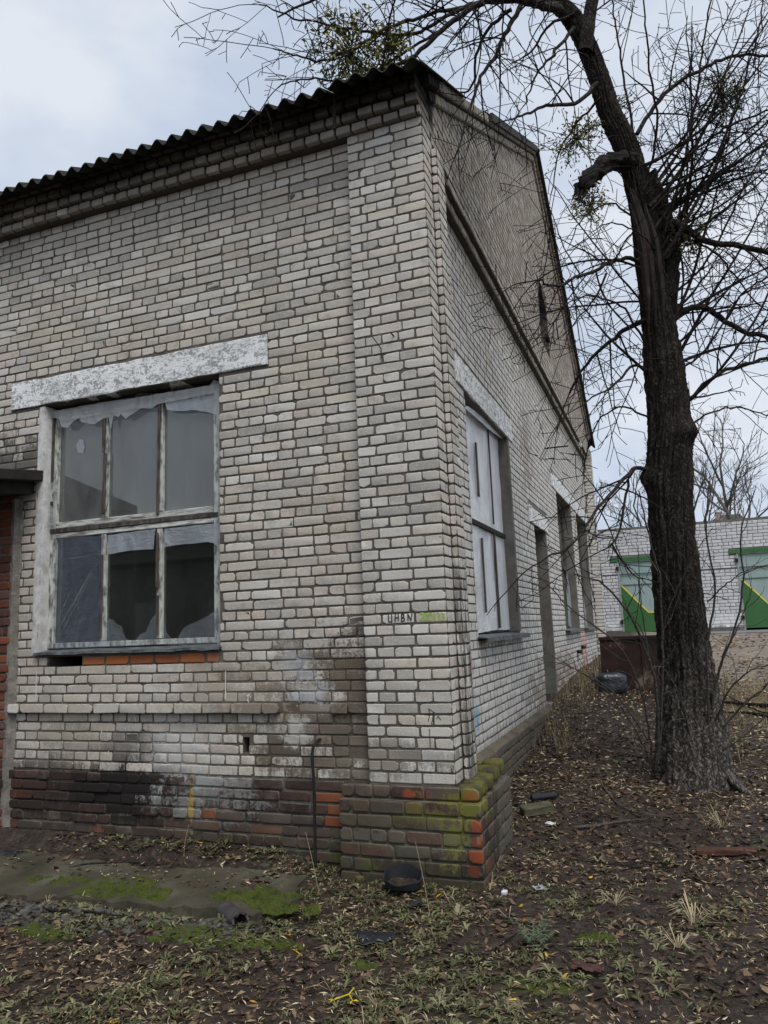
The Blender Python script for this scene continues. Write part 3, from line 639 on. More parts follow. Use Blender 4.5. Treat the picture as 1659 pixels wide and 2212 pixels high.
# visible first pieces of the gable courses become parts on the near strip
gp = rows(range(-8, 0), .655, .08, .94, 12.5, -.052, H=.066, L=.245, mixed=.3, proud=.005)
gp = [b for b in gp if not (b[1] > DR[0] and b[0] < DR[1] and b[3] > .60)]
mb = MB(); mb.box(-.2, -.062, 5.72, 12.5, -.1, .65); mb.build('plinth', M_MORT, BLD)
mb = MB(); mb.box(-.2, -.062, .90, 4.80, -.1, .65); gpl = mb.build('plinth', M_MORT, BLD)
lay(gp, 'plinth_brick', M_RED, gpl, BLD, 'side', 120, .3)
mb = MB(); mb.prism([(-.14, .64), (-.058, .635), (-.062, .650), (-.14, .69)], 1, .93, 4.8); mb.build('plinth_ledge', simple('mossy_ledge_mortar', [(.35, (.07, .055, .045)), (.55, (.12, .10, .075)), (.75, (.12, .125, .05))], 4, .9), BLD)
# far pilaster
mb = MB(); mb.box(-.3, .04, 12.2+MR, 12.6, -.1, 5.6); fp = mb.build('pillar', M_MORT, BLD)
lay([(-.10 if k % 2 else -.126, .046, Z0+k*PT+.006, Z0+k*PT+.071, 12.2) for k in range(64)], 'brick', M_GREY, fp, BLD, 'front', 0)
lay([b for k in range(64) for b in ([(12.204, 12.32, Z0+k*PT+.006, Z0+k*PT+.071, .05), (12.33, 12.6, Z0+k*PT+.006, Z0+k*PT+.071, .05)])], 'brick', M_GREY, fp, BLD, 'side', 0)
# corbelled string course on the gable
PKY, PKZ, EZ = 6.3, 9.30, 5.93; SL = (PKZ-EZ)/PKY
mb = MB(); mb.box(-.45, -.072, .46, 12.2, 5.355, 5.43); mb.box(-.45, -.012, .52, 12.2, 5.432, 5.512); sc1 = mb.build('string_course', M_MORT, BLD)
CS = corb_mesh(.25, .069, .12, M_GREY, 8)
RZ = Matrix.Rotation(math.pi/2, 4, 'Z')
for zz, px_, u0_ in ((5.395, -.055, .47), (5.472, .0, .74)):
    u = u0_
    while u < 12.1:
        link('string_brick', CS[rnd.randrange(8)], sc1, mw=Matrix.Translation((px_+rnd.uniform(-.004, .004), u+.06, zz)) @ RZ @ Matrix.Rotation(rnd.uniform(-.02, .02), 4, 'Z') @ Matrix.Diagonal((.48, 1, 1, 1))); u += .131
# gable triangle
VT = (5.85, 6.75, 5.95, 6.95)
mb = MB(); XT = -MR
def top(y): return EZ+SL*y if y <= PKY else PKZ-SL*(y-PKY)
mb.prism([(.25, 5.5), (5.85, 5.5), (5.85, top(5.85)), (.25, top(.25))], 0, -.3, XT); mb.prism([(5.85, 5.5), (6.75, 5.5), (6.75, 5.90), (6.4, 5.96), (5.85, 6.02)], 0, -.3, XT)
mb.prism([(5.85, 6.6), (6.05, 6.8), (6.2, 7.0), (6.45, 6.85), (6.75, 6.7), (6.75, top(6.75)), (6.3, top(6.3)), (5.85, top(5.85))], 0, -.3, XT); mb.prism([(6.75, 5.5), (12.6, 5.5), (12.6, top(12.6)), (6.75, top(6.75))], 0, -.3, XT)
tw = mb.build('wall', M_MORT, BLD)
def clip(p, q, zb):
    lim = (zb-EZ+.17)/SL; a = max(p, lim); b = min(q, 2*PKY-lim)
    return (a, b) if b-a > .03 else None
tb = rows(range(63, 112), Z0, PT, .25, 12.55, 0., holes=[VT], mixed=.1, clipf=clip, J=.017, proud=.0012)
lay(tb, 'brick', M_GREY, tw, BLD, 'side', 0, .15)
# sloping verge corbels, two bands of bricks set square to the slope
mb = MB(); nrm = np.array([-SL, 1.])/math.hypot(SL, 1); tang = np.array([1, SL])/math.hypot(SL, 1)
def sl_pt(t, d): p = np.array([-.02, EZ])+tang*t+nrm*d; return p
TL = math.hypot(PKY, PKZ-EZ)
for (d0, d1, xo) in ((-.085, .0, .075), (-.185, -.10, .035)):
    for sgn in (1, -1):
        a, b, c, d = sl_pt(.12 if d0 < -.1 else 0, d0), sl_pt(TL+.0, d0), sl_pt(TL, d1), sl_pt(.12 if d0 < -.1 else 0, d1)
        pts = [a, b, c, d]
        if sgn < 0: pts = [np.array([2*PKY-p[0], p[1]]) for p in pts]
        mb.prism([tuple(p) for p in pts], 0, -.3, xo-.03)
vc = mb.build('verge_cornice', M_MORT, BLD)
VB = corb_mesh(.063, .082, .10, M_GREY, 8)
ang = math.atan(SL)
for (dm, xo) in ((-.042, .075), (-.142, .035)):
    for sgn in (1, -1):
        t = .05 if dm > -.1 else .16
        while t < TL-.05:
            p = sl_pt(t, dm); y = p[0] if sgn > 0 else 2*PKY-p[0]
            link('verge_brick', VB[rnd.randrange(8)], vc, mw=Matrix.Translation((xo+rnd.uniform(-.004, .004), y, p[1])) @ Matrix.Rotation(sgn*ang, 4, 'X') @ RZ); t += .0765
# vent opening boards
mb = MB(); mb.obox((.02, 6.30, 6.42), .05, .30, .035, (.2, 0, 0)); mb.obox((.03, 6.36, 6.10), .06, .22, .05, (-.1, 0, 0)); mb.obox((-.04, 6.12, 6.35), .03, .06, .75, (.05, 0, 0)); mb.build('vent_board', M_TAR, BLD)
mb = MB(); mb.box(-2.2, -2.1, 5.8, 6.8, 5.8, 7.1); mb.build('vent_back', M_TAR, BLD)
# other walls, floor, ceiling: keep the inside dark
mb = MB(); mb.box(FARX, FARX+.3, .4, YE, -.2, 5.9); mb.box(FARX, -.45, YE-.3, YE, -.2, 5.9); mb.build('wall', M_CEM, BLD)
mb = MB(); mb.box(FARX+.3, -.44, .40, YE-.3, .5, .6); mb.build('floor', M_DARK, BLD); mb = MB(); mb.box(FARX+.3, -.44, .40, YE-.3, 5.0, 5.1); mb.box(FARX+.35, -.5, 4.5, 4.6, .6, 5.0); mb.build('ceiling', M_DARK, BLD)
# ---------------------------------------------------------------- roof
mb = MB()
for t in (0, 1):
    pts = [(-.12, 5.825), (PKY, PKZ+.02), (PKY, PKZ-.05), (-.02, 5.85)]
    if t: pts = [(2*PKY-a, b) for a, b in pts]
    mb.prism(pts, 0, FARX-.2, -.02)
rf = mb.build('roof', M_TAR, BLD)
mb = MB(); mb.obox((-.66, -.15, 5.72), .022, .02, .30, (0, .02, 0)); mb.build('eaves_strap', M_TAR, BLD)
def sheet(x0, x1, s0, s1, back, lift):
    n = max(4, int((x1-x0)/.15*8)); xs = np.linspace(x0, x1, n); w = np.sin(xs/.15*2*math.pi)*.033*(.75+.7*fbm(xs*1.9, x0*3, 2))+(fbm(xs*2.3, x1*2.7, 3)-.45)*.045
    ss = np.linspace(s0, s1, 5); V = []
    for lay_ in (0, 1):
        for s_ in ss:
            y = -.32+s_*math.cos(ang); z = 5.77+s_*math.sin(ang)+lift*(1-(s_-s0)/(s1-s0))
            yy = y if not back else 2*PKY-y
            for x, h in zip(xs, w): V.append((x, yy, z+h+(.0 if lay_ == 0 else .009)+rnd.uniform(-.0015, .002)))
    m5 = 5*n; F = []
    for lay_ in (0, 1):
        for a in range(4):
            for b in range(n-1):
                q = lay_*m5+a*n+b; F.append((q, q+1, q+n+1, q+n))
    for b in range(n-1): F.append((b, b+1, m5+b+1, m5+b)); F.append((4*n+b, 4*n+b+1, m5+4*n+b+1, m5+4*n+b))
    for a in range(4): F.append((a*n, a*n+n, m5+a*n+n, m5+a*n)); F.append((a*n+n-1, a*n+2*n-1, m5+a*n+2*n-1, m5+a*n+n-1))
    me = bpy.data.meshes.new('roofing_sheet'); me.from_pydata(V, [], F); me.materials.append(M_ROOF); me.polygons.foreach_set('use_smooth', np.ones(len(F), bool)); return me
for back in (False, True):
    for r_ in range(5):
        s0 = r_*1.52; s1 = min(s0+1.66, 7.52); xr = [.115, -.04, .05, .06, .06][r_] if not back else .13
        cols = [(-.92, xr), (-2.0, -.92), (-3.08, -2.0), (-4.16, -3.08), (-5.24, -4.16), (-6.6, -5.24)]
        if r_ == 0 and not back: cols = [(-.66, xr), (-1.75, -.66), (-2.83, -1.75), (-3.9, -2.83), (-4.98, -3.9), (-6.6, -4.98)]
        for ci, (a, b) in enumerate(cols):
            link('roofing_sheet', sheet(a-.02, b, s0, s1, back, .012+(.02 if ci == 0 and r_ == 0 and not back else 0)+rnd.uniform(0, .008)), rf)
mb = MB()
for back in (0, 1):
    for (y0_, y1_) in ((2.4, PKY), (0, 0))[:1 if not back else 1]:
        a = (y0_ if not back else -.2); pts = [(a, top(a if a > 0 else 0)+(SL*a if a < 0 else 0)+.03), (PKY, PKZ+.04), (PKY, PKZ-.06), (a, top(max(a, 0))+(SL*a if a < 0 else 0)-.07)]
        if back: pts = [(2*PKY-p, q) for p, q in pts]
        mb.prism(pts, 0, .085, .115)
mb.build('verge_board', M_TAR, BLD)
# ---------------------------------------------------------------- lintels
def lint(u0, u1, z0, z1, face, plane, thick=.14):
    mb = MB(); n = 22; V = []; F = []
    us = np.linspace(u0, u1, n)
    for u_ in us:
        for (d, z_) in ((thick, z0), (0, z0+.004), (-.004, z0+.01), (-.004, z1-.012), (0, z1-.004), (thick, z1)):
            dd = d+rnd.uniform(-.003, .003); zz = z_+rnd.uniform(-.006, .006)
            V.append((u_, plane+dd, zz) if face == 'front' else (plane-dd, u_, zz))
    for a in range(n-1):
        for b in range(6): F.append((a*6+b, a*6+(b+1) % 6, a*6+6+(b+1) % 6, a*6+6+b))
    F.append(tuple(range(6))); F.append(tuple((n-1)*6+q for q in range(6)))
    mb.add(V, F); return mb
lint(-4.105, -1.405, 3.845, 4.105, 'front', WP-.012, .25).build('lintel', M_LINT, BLD)
lint(1.06, 3.56, 3.82, 4.09, 'side', GP+.010, .25).build('lintel', M_LINT, BLD); lint(4.42, 5.95, 2.99, 3.22, 'side', GP+.008, .25).build('lintel', M_LINT, BLD)
lint(6.75, 12.15, 3.83, 4.09, 'side', GP+.008, .25).build('lintel', M_LINT, BLD)
# ---------------------------------------------------------------- window on the eaves side
FY = .165
win = MB()
win.box(-3.72, -3.64, FY, FY+.07, 1.655, 3.80, .002); win.box(-1.985, -1.90, FY, FY+.07, 1.655, 3.80, .002)
win.box(-3.64, -1.985, FY, FY+.07, 3.71, 3.80, .002); win.box(-3.64, -1.985, FY, FY+.07, 1.655, 1.70, .002)
W_ = win.build('window', M_WOOD, BLD, bevel=.003)
mb = MB(); mb.box(-3.64, -1.985, FY-.004, FY+.06, 2.712, 2.765, .003); mb.build('rail', M_WOODH, W_, bevel=.003)
mb = MB(); mb.box(-3.70, -1.93, FY-.012, FY+.05, 2.672, 2.708, .003); mb.build('rail', M_WOODD, W_, bevel=.003)
mb = MB(); mb.box(-3.64, -1.985, FY-.004, FY+.06, 2.625, 2.668, .003); mb.build('rail', M_WOODH, W_, bevel=.003)
for x in (-3.105, -2.52):
    mb = MB(); mb.box(x-.026, x+.026, FY-.002, FY+.05, 2.77, 3.705, .002); mb.build('mullion', M_WOOD, W_, bevel=.003)
    mb = MB(); mb.box(x-.026, x+.026, FY-.002, FY+.05, 1.705, 2.62, .002); mb.build('mullion', M_WOOD, W_, bevel=.003)
for (x, a, b) in ((-3.112, 3.35, 3.73), (-3.10, 2.80, 3.34), (-2.525, 2.74, 3.74), (-3.11, 1.73, 2.44), (-2.53, 2.12, 2.58), (-2.525, 1.74, 2.06), (-3.69, 3.1, 3.78), (-3.685, 2.78, 2.96)):
    mb = MB(); mb.obox((x, FY-.014, (a+b)/2), .022+rnd.uniform(0, .008), .016, b-a, (0, rnd.uniform(-.012, .012), 0), .002); mb.build('batten', M_WOODD, W_, bevel=.002)
for c, (a, b) in enumerate(((-3.64, -3.131), (-3.079, -2.546), (-2.494, -1.985))):
    for r_, (z_, zz) in enumerate(((1.70, 2.625), (2.765, 3.71))):
        mb = MB(); mb.box(a+.001, b-.001, FY+.030, FY+.034, z_+.001, zz-.001); mb.build('pane', M_GLASS if r_ else M_GLASS2, W_)
        mb = MB()
for x in (-3.25, -2.98, -2.42):
    mb = MB(); mb.box(x-.03, x+.03, FY+.20, FY+.235, 1.62, 3.84); mb.build('inner_post', M_OLIVE, W_)
mb = MB(); mb.box(-3.71, -1.87, FY+.195, FY+.24, 2.60, 2.72); mb.box(-3.71, -1.87, FY+.195, FY+.24, 1.60, 1.66); mb.build('inner_rail', M_OLIVE, W_)
def film(pts, plane_ax, plane, mat, parent, name='plastic_film', wob=.006, k=3, crop=None, dx=0):
    """ragged film outline, measured on the photo and laid on the window plane; filled with a fine wavy grid"""
    P3 = [on(*(crop(*p) if crop else p), plane_ax, plane) for p in pts]; ua = 0 if plane_ax == 1 else 1
    poly = [(p[ua], p[2]) for p in P3]
    from mathutils.geometry import delaunay_2d_cdt
    us = [p[0] for p in poly]; zs = [p[1] for p in poly]
    # subdivide outline with small raggedness
    out = []
    for i_ in range(len(poly)):
        a, b = np.array(poly[i_]), np.array(poly[(i_+1) % len(poly)]); n = max(1, int(np.linalg.norm(b-a)/.05))
        for q in range(n): out.append(a+(b-a)*q/n+(np.array([rnd.uniform(-1, 1), rnd.uniform(-1, 1)])*.003 if q else 0))
    inner = []
    def inside(x, y):
        c = False; n = len(out)
        for i_ in range(n):
            x1, y1 = out[i_]; x2, y2 = out[i_-1]
            if (y1 > y) != (y2 > y) and x < (x2-x1)*(y-y1)/(y2-y1)+x1: c = not c
        return c
    stp = .06
    for a in np.arange(min(us), max(us), stp):
        for b in np.arange(min(zs), max(zs), stp):
            q = (a+rnd.uniform(-.02, .02), b+rnd.uniform(-.02, .02))
            if inside(*q): inner.append(q)
    r_ = delaunay_2d_cdt([Vector(p) for p in out]+[Vector(p) for p in inner], [], [list(range(len(out)))], 1, 1e-5)
    V = []
    for v in r_[0]:
        h = plane+(float(fbm(v[0]*4+k*3, v[1]*2.5+k, 3))-.45)*wob*4
        V.append((v[0], h, v[1]) if plane_ax == 1 else (h, v[0], v[1]))
    me = bpy.data.meshes.new(name); me.from_pydata(V, [], [tuple(f) for f in r_[2]]); me.materials.append(mat); me.polygons.foreach_set('use_smooth', np.ones(len(me.polygons), bool))
    return link(name, me, parent)
A = lambda X, Y: (X*.366, 648+.366*Y)
film([(255, 700), (300, 660), (640, 598), (1240, 505), (1262, 470), (1288, 480), (1290, 560), (1262, 548), (960, 608), (930, 615), (900, 640), (830, 640), (800, 660), (740, 700), (712, 672), (700, 690), (668, 680), (655, 760), (640, 690), (610, 700), (560, 735), (480, 720), (470, 700), (440, 715), (400, 755), (365, 750), (348, 700), (300, 696)], 1, FY-.03, M_FILMW, W_, crop=A, k=1)
film([(975, 605), (1265, 560), (1278, 680), (1220, 660), (1130, 648), (1050, 655), (985, 648)], 1, FY-.018, M_FILMF, W_, crop=A, k=2)
film([(1262, 540), (1292, 520), (1300, 1200), (1308, 2060), (1280, 2065), (1294, 1900), (1290, 1300), (1284, 1150), (1288, 900), (1276, 700)], 1, FY-.03, M_FILMW, W_, crop=A, k=3)
film([(330, 1405), (612, 1388), (600, 2050), (312, 2062)], 1, FY-.012, M_FILMD, W_, crop=A, k=4, wob=.004)
for (x0_, y0_, x1_, y1_, w_) in ((335, 1960, 560, 1560, 7), (330, 1900, 430, 1690, 5), (345, 2000, 600, 1500, 4), (340, 1533, 600, 1500, 3)):
    film([(x0_, y0_), ((x0_+x1_)/2-w_*.5, (y0_+y1_)/2-w_*.5), (x1_, y1_), ((x0_+x1_)/2+w_, (y0_+y1_)/2+w_)], 1, FY-.019, M_FILMT, W_, name='film_crease', crop=A, wob=.001)
film([(638, 1388), (918, 1350), (903, 1470), (770, 1478), (640, 1502)], 1, FY-.02, M_FILMF, W_, crop=A, k=5)
film([(968, 1350), (1288, 1315), (1288, 1460), (1262, 1435), (1225, 1428), (1100, 1440), (970, 1460)], 1, FY-.02, M_FILMF, W_, crop=A, k=6)
film([(632, 1880), (665, 1885), (690, 1912), (720, 1925), (740, 1990), (785, 2030), (832, 1970), (862, 1960), (890, 1890), (928, 1840), (930, 2035), (600, 2050)], 1, FY-.015, M_FILMT, W_, crop=A, k=7)
film([(962, 1850), (985, 1965), (1025, 2015), (1050, 1995), (1080, 1940), (1110, 1920), (1165, 1895), (1220, 1870), (1292, 1815), (1292, 2050), (958, 2035)], 1, FY-.015, M_FILMT, W_, crop=A, k=8)
film([(272, 1082), (318, 1075), (350, 1150), (300, 1105)], 1, FY-.05, M_FILMW, W_, crop=A, k=9); film([(285, 1210), (305, 1215), (345, 1290), (320, 1310), (310, 1335), (286, 1320)], 1, FY-.05, M_FILMW, W_, crop=A, k=9)
film([(448, 860), (470, 822), (492, 825), (500, 870), (490, 905), (462, 900)], 1, FY+.022, M_FILMF, W_, name='dried_paint_spot', crop=A, wob=.0005)
# plastered reveal, sills
mb = MB()
zs_ = np.linspace(1.60, 3.83, 26)
V = []; F = []
for z_ in zs_:
    e_ = -3.755-.03*float(fbm(z_*6, 1.3, 3)); V += [(e_-.01, WP-.001, z_), (-3.715, WP-.006+rnd.uniform(-.002, .002), z_), (-3.700+rnd.uniform(-.003, .003), WP+.02, z_), (-3.70+rnd.uniform(-.003, .003), .31, z_)]
for a in range(25):
    for b in range(3): F.append((a*4+b, a*4+b+1, a*4+b+5, a*4+b+4))
mb.add(V, F); mb.build('reveal_plaster', M_PLAST, BLD, smooth=True)
mb = MB(); mb.box(-1.868, -1.86, WP+.012, .30, 1.6, 3.84); mb.build('reveal_plaster', M_CEM, BLD)
def sillmesh(u0, u1, z0, face, plane, out_, drop, th=.012, jag=.006):
    n = 26; V = []; F = []
    for u_ in np.linspace(u0, u1, n):
        w = rnd.uniform(-jag, jag)
        for (d, z_) in ((.12, z0), (-out_+w*.3, z0-.022+w*.5), (-out_-.003+w*.3, z0-.022-drop+w), (-out_+.008, z0-.020-drop+w), (-out_+.012, z0-.03), (.12, z0-th-.004)):
            V.append((u_, plane+d, z_) if face == 'front' else (plane-d, u_, z_))
    for a in range(n-1):
        for b in range(6): F.append((a*6+b, a*6+(b+1) % 6, a*6+6+(b+1) % 6, a*6+6+b))
    F.append(tuple(range(6))); F.append(tuple((n-1)*6+q for q in range(6)))
    return MB().add(V, F)
sillmesh(-3.72, -1.85, 1.645, 'front', WP, .035, .022).build('sill', M_SILL, BLD)
sillmesh(1.36, 3.42, 1.625, 'side', GP, .09, .04).build('sill', M_SILL, BLD); sillmesh(7.1, 9.15, 1.60, 'side', GP, .08, .04).build('sill', M_SILL, BLD); sillmesh(9.85, 11.85, 1.60, 'side', GP, .08, .04).build('sill', M_SILL, BLD)
# smeared mortar lumps near the sill corner
# ---------------------------------------------------------------- windows and door of the gable
def gwin(y0, y1, z0, z1, xp, mats, cols=3):
    mb = MB(); t = .06
    mb.box(xp-.06, xp, y0, y0+t, z0, z1, .002); mb.box(xp-.06, xp, y1-t, y1, z0, z1, .002); mb.box(xp-.06, xp, y0+t, y1-t, z1-t, z1, .002); mb.box(xp-.06, xp, y0+t, y1-t, z0, z0+t, .002)
    w = mb.build('window', M_WOODD, BLD, bevel=.003); zm = z0+(z1-z0)*.48
    mb = MB(); mb.box(xp-.055, xp+.012, y0+t, y1-t, zm-.035, zm+.035, .003); mb.build('rail', M_WOODD, w, bevel=.003)
    for c in range(cols):
        a = y0+t+(y1-y0-2*t)*c/cols; b = y0+t+(y1-y0-2*t)*(c+1)/cols
        if c: 
            mb = MB(); mb.box(xp-.05, xp-.005, a-.02, a+.02, z0+t, zm-.036, .002); mb.build('mullion', M_WOODD, w); mb = MB(); mb.box(xp-.05, xp-.005, a-.02, a+.02, zm+.036, z1-t, .002); mb.build('mullion', M_WOODD, w)
        for (p, q) in ((z0+t, zm-.036), (zm+.036, z1-t)):
            mb = MB(); mb.box(xp-.034, xp-.030, a+.021, b-.021, p+.001, q-.001); mb.build('pane', M_GLASS2, w)
    return w
GW = gwin(1.40, 3.30, 1.63, 3.80, GP-.13, None)
C5 = lambda X, Y: ((1700+X*.6329)/1.8517, (1500+Y*.6329)/1.8517)
xf = GP-.105
film([(200, 150), (330, 235), (487, 405), (493, 640), (505, 900), (518, 1200), (545, 1610), (440, 1612), (345, 1630), (300, 1632), (180, 1000)], 0, xf, M_FILMG, GW, crop=C5, k=12, wob=.010)
for (a, b, w_) in (((320, 428), (340, 770), .05), ((402, 352), (431, 940), .022), ((356, 1030), (388, 1500), .035), ((434, 995), (475, 1600), .045)):
    p0 = on(*C5(*a), 0, xf+.02); p1 = on(*C5(*b), 0, xf+.02)
    mb = MB(); mb.obox(tuple((p0+p1)/2), .016, w_, abs(p1[2]-p0[2]), (math.atan2(p0[1]-p1[1], p1[2]-p0[2])*0, 0, 0), .003); mb.build('batten', M_WOODD, GW)
mb = MB(); mb.box(xf+.006, xf+.03, 1.42, 3.24, 2.655, 2.70, .004); mb.build('batten', M_TAR, GW)
film([(250, 205), (300, 250), (400, 340), (480, 400), (510, 412), (480, 380), (400, 300), (300, 215), (262, 195)], 0, GP-.05, M_FILMG, GW, crop=C5, k=15, wob=.004)
w2_ = gwin(W2[0], W2[1], 1.60, 3.82, GP-.14, None); w3_ = gwin(W3[0], W3[1], 1.60, 3.82, GP-.14, None)
for w_, y_, zz in ((w2_, 8.5, 2.0), (w2_, 8.7, 2.3), (w3_, 11.2, 1.9)):
    y0 = y_; V = [(GP-.12, y0, zz-.35), (GP-.10, y0+.25, zz-.4), (GP-.11, y0+.3, zz), (GP-.13, y0+.15, zz+.35), (GP-.12, y0+.02, zz+.1)]
    mb = MB(); mb.add(V, [(0, 1, 2, 3, 4)]); mb.build('plastic_film', M_FILMF, w_)
for (yy, z0, z1) in ((3.30, 1.62, 3.82), (5.72, .60, 2.99), (9.05, 1.58, 3.83), (11.75, 1.58, 3.83)):
    mb = MB(); mb.box(-.425, GP+.004, yy-.008, yy+.07, z0+.01, z1-.01, .0015); mb.build('reveal_plaster', M_CEM, BLD)
mb = MB(); mb.box(GP-.30, GP-.20, 4.82, 4.90, .62, 2.97); mb.box(GP-.30, GP-.20, 5.62, 5.70, .62, 2.97); mb.box(GP-.30, GP-.20, 4.90, 5.62, 2.87, 2.97); dr = mb.build('door', M_DOOR, BLD, bevel=.004)
mb = MB(); mb.box(GP-.27, GP-.23, 4.91, 5.61, .63, 2.86)
for z_ in (.85, 1.75, 2.65): mb.box(GP-.232, GP-.215, 4.93, 5.59, z_-.05, z_+.05)
mb.build('door_leaf', M_DOOR, dr); mb = MB(); mb.tube([(GP-.23, 5.5, 1.68), (GP-.18, 5.5, 1.68), (GP-.18, 5.5, 1.82), (GP-.23, 5.5, 1.82)], .008); mb.build('handle', M_METAL, dr)
mb = MB(); mb.box(-.5, GP+.05, 4.78, 5.74, .3, .70, .004); mb.build('door_step', M_CEM, BLD, bevel=.01)
# iron hooks on the gable
mb = MB(); mb.tube([(GP, 6.30, 4.34), (.02, 6.30, 4.34), (.22, 6.32, 4.34)], .012, 6); mb.build('iron_hook', M_METAL, BLD)
mb = MB(); mb.tube(smooth_path([(GP, 9.6, 4.95), (.08, 9.6, 4.9), (.1, 9.6, 5.02), (.1, 9.6, 5.1)], 10), .012, 6); mb.build('iron_hook', M_METAL, BLD); mb = MB(); mb.tube([(.1, 9.6, 5.05), (.1, 9.6, 5.08), (.1, 9.6, 5.12), (.1, 9.6, 5.15)], [.03, .045, .03, .035], 8); mb.build('insulator', M_WHITE, BLD)
for (y_, z_) in ((8.35, 1.17), (9.05, 1.22)):
    mb = MB(); mb.box(GP, GP+.07, y_, y_+.22, z_, z_+.05, .01); mb.build('iron_hook', M_METAL, BLD)
# small brown nails and hooks in the pillar
mb = MB(); mb.tube([(-.405, .0, 3.78), (-.41, -.05, 3.80), (-.455, -.05, 3.87)], .004, 5); mb.tube([(-.30, .0, 3.86), (-.31, -.045, 3.875)], .006, 5); mb.tube([(-.405, .0, 3.78), (-.405, -.012, 3.70)], .004, 5); mb.build('nail', M_METAL, BLD)
# graffiti strokes
def strokes(lines, mat, name, w=.0045, crop=None, plane=0.):
    mb = MB()
    for ln in lines:
        P = [on(*crop(*p), 1, plane-.0022) for p in ln]
        for a, b in zip(P[:-1], P[1:]):
            d = b-a; n_ = math.hypot(d[0], d[2])+1e-9; ox, oz = -d[2]/n_*w, d[0]/n_*w; ex, ez = d[0]/n_*w*.5, d[2]/n_*w*.5
            mb.add([(a[0]-ex+ox, a[1]-.0004*rnd.random(), a[2]-ez+oz), (a[0]-ex-ox, a[1], a[2]-ez-oz), (b[0]+ex-ox, b[1]-.0004*rnd.random(), b[2]+ez-oz), (b[0]+ex+ox, b[1], b[2]+ez+oz)], [(0, 1, 2, 3)])
    return mb.build(name, mat, BLD)
CG = lambda X, Y: ((1400+X*.30139)/1.8517, (2350+Y*.30139)/1.8517)
M_MARK = simple('black_marker', [(.4, (.02, .02, .02)), (.6, (.05, .05, .05))], 30, .7); M_LIME = simple('lime_paint', [(.4, (.30, .42, .08)), (.6, (.42, .52, .16))], 30, .7); M_LIME2 = simple('faded_lime_paint', [(.35, (.36, .40, .2)), (.6, (.45, .48, .28))], 50, .8)
strokes([[(510, 365), (512, 450), (525, 458), (555, 455)], [(552, 360), (556, 455)], [(600, 350), (598, 450)], [(640, 352), (642, 440)], [(600, 405), (640, 400)], [(685, 350), (682, 455)], [(685, 352), (712, 362), (712, 392), (688, 402)], [(688, 402), (722, 410), (720, 440), (682, 455)], [(768, 355), (770, 440)], [(768, 350), (808, 440)], [(808, 440), (824, 335)]], M_MARK, 'graffiti', .0042, CG)
strokes([[(935, 345), (968, 338), (972, 370), (935, 435), (968, 438)], [(985, 340), (985, 435)], [(1000, 345), (1025, 345), (1028, 430), (1002, 435), (1000, 345)], [(1048, 340), (1078, 345), (1080, 428), (1052, 435), (1048, 340)], [(1110, 345), (1098, 365), (1128, 395), (1108, 432), (1130, 430), (1105, 390), (1140, 355), (1110, 345)], [(1160, 345), (1190, 348), (1192, 380), (1162, 382), (1192, 384), (1190, 435)], [(1215, 345), (1250, 350), (1225, 385), (1252, 400), (1245, 435), (1212, 432)]], M_LIME, 'graffiti', .0045, CG)
C4 = lambda X, Y: ((1300+X*.36166)/1.8517, (2300+Y*.36166)/1.8517)
strokes([[(1140, 1480), (1180, 1500), (1215, 1525)], [(1150, 1480), (1155, 1560), (1140, 1620)], [(1195, 1520), (1190, 1600), (1175, 1650)], [(1155, 1700), (1165, 1910)], [(1235, 1590), (1250, 1560), (1280, 1600)]], M_MARK, 'graffiti', .0025, C4)
strokes([[(1420, 2110), (1415, 2200)], [(1400, 2140), (1405, 2190)]], M_MARK, 'graffiti', .003, C4)
M_WMARK = simple('white_paint_splash', [(.4, (.6, .6, .6)), (.6, (.75, .75, .74))], 30, .8)
C2 = lambda X, Y: (X*.6172/1.8517, (2500+Y*.6172)/1.8517)
strokes([[(1600, 460), (1612, 450), (1625, 470)], [(1608, 455), (1606, 490), (1612, 500)], [(700, 840), (705, 800), (710, 795)], [(690, 795), (712, 792)], [(300, 640), (320, 650), (330, 640)], [(315, 650), (312, 665)], [(1462, 300), (1462, 480)], [(235, 300), (233, 480)], [(665, 670), (655, 700)], [(860, 560), (880, 620)]], M_WMARK, 'paint_mark', .004, C2, WP)

# ================================================================== SHED on the left edge
SH = empty('brick_shed', (-4.4, 0, .1), 'red brick lean-to at the left edge with a dark overhanging roof slab', 'shed')
mb = MB(); mb.box(-6.2, -3.985, .035, .064, -.2, 3.12); sw = mb.build('wall', M_MORT, SH)
sb = rows(range(-1, 38), .1, .08, -6.2, -3.982, .025, H=.064, L=.25, mixed=.4, proud=.008, phase=1)
lay(sb, 'brick', M_SHED, sw, SH, 'front', 90, .5)
mb = MB(); mb.prism([(-.95, 3.0), (.06, 3.14), (.06, 3.235), (-.95, 3.09)], 0, -6.3, -3.70); mb.build('roof_slab', M_TAR, SH, bevel=.006)
mb = MB(); mb.prism([(-.9, 2.90), (.06, 3.03), (.06, 3.14), (-.9, 3.0)], 0, -6.3, -3.80); mb.build('roof_beam', M_TAR, SH)
mb = MB(); V = []; F = []
for q, z_ in enumerate(np.linspace(.1, 3.0, 50)):
    w = float(fbm(z_*5, 4.4, 3)); V += [(-3.995-w*.05, .028, z_), (-3.985+w*.02, .018+rnd.uniform(-.004, .004), z_), (-3.975+w*.03, .05, z_), (-3.965+w*.09, WP-.003, z_)]
for a in range(49):
    for b in range(3): F.append((a*4+b, a*4+b+1, a*4+b+5, a*4+b+4))
mb.add(V, F); mb.build('joint_mortar', simple('pale_joint_mortar', [(.3, (.13, .12, .10)), (.6, (.26, .24, .21)), (.8, (.36, .34, .30))], 9, .92, .7, 40, .015), SH)

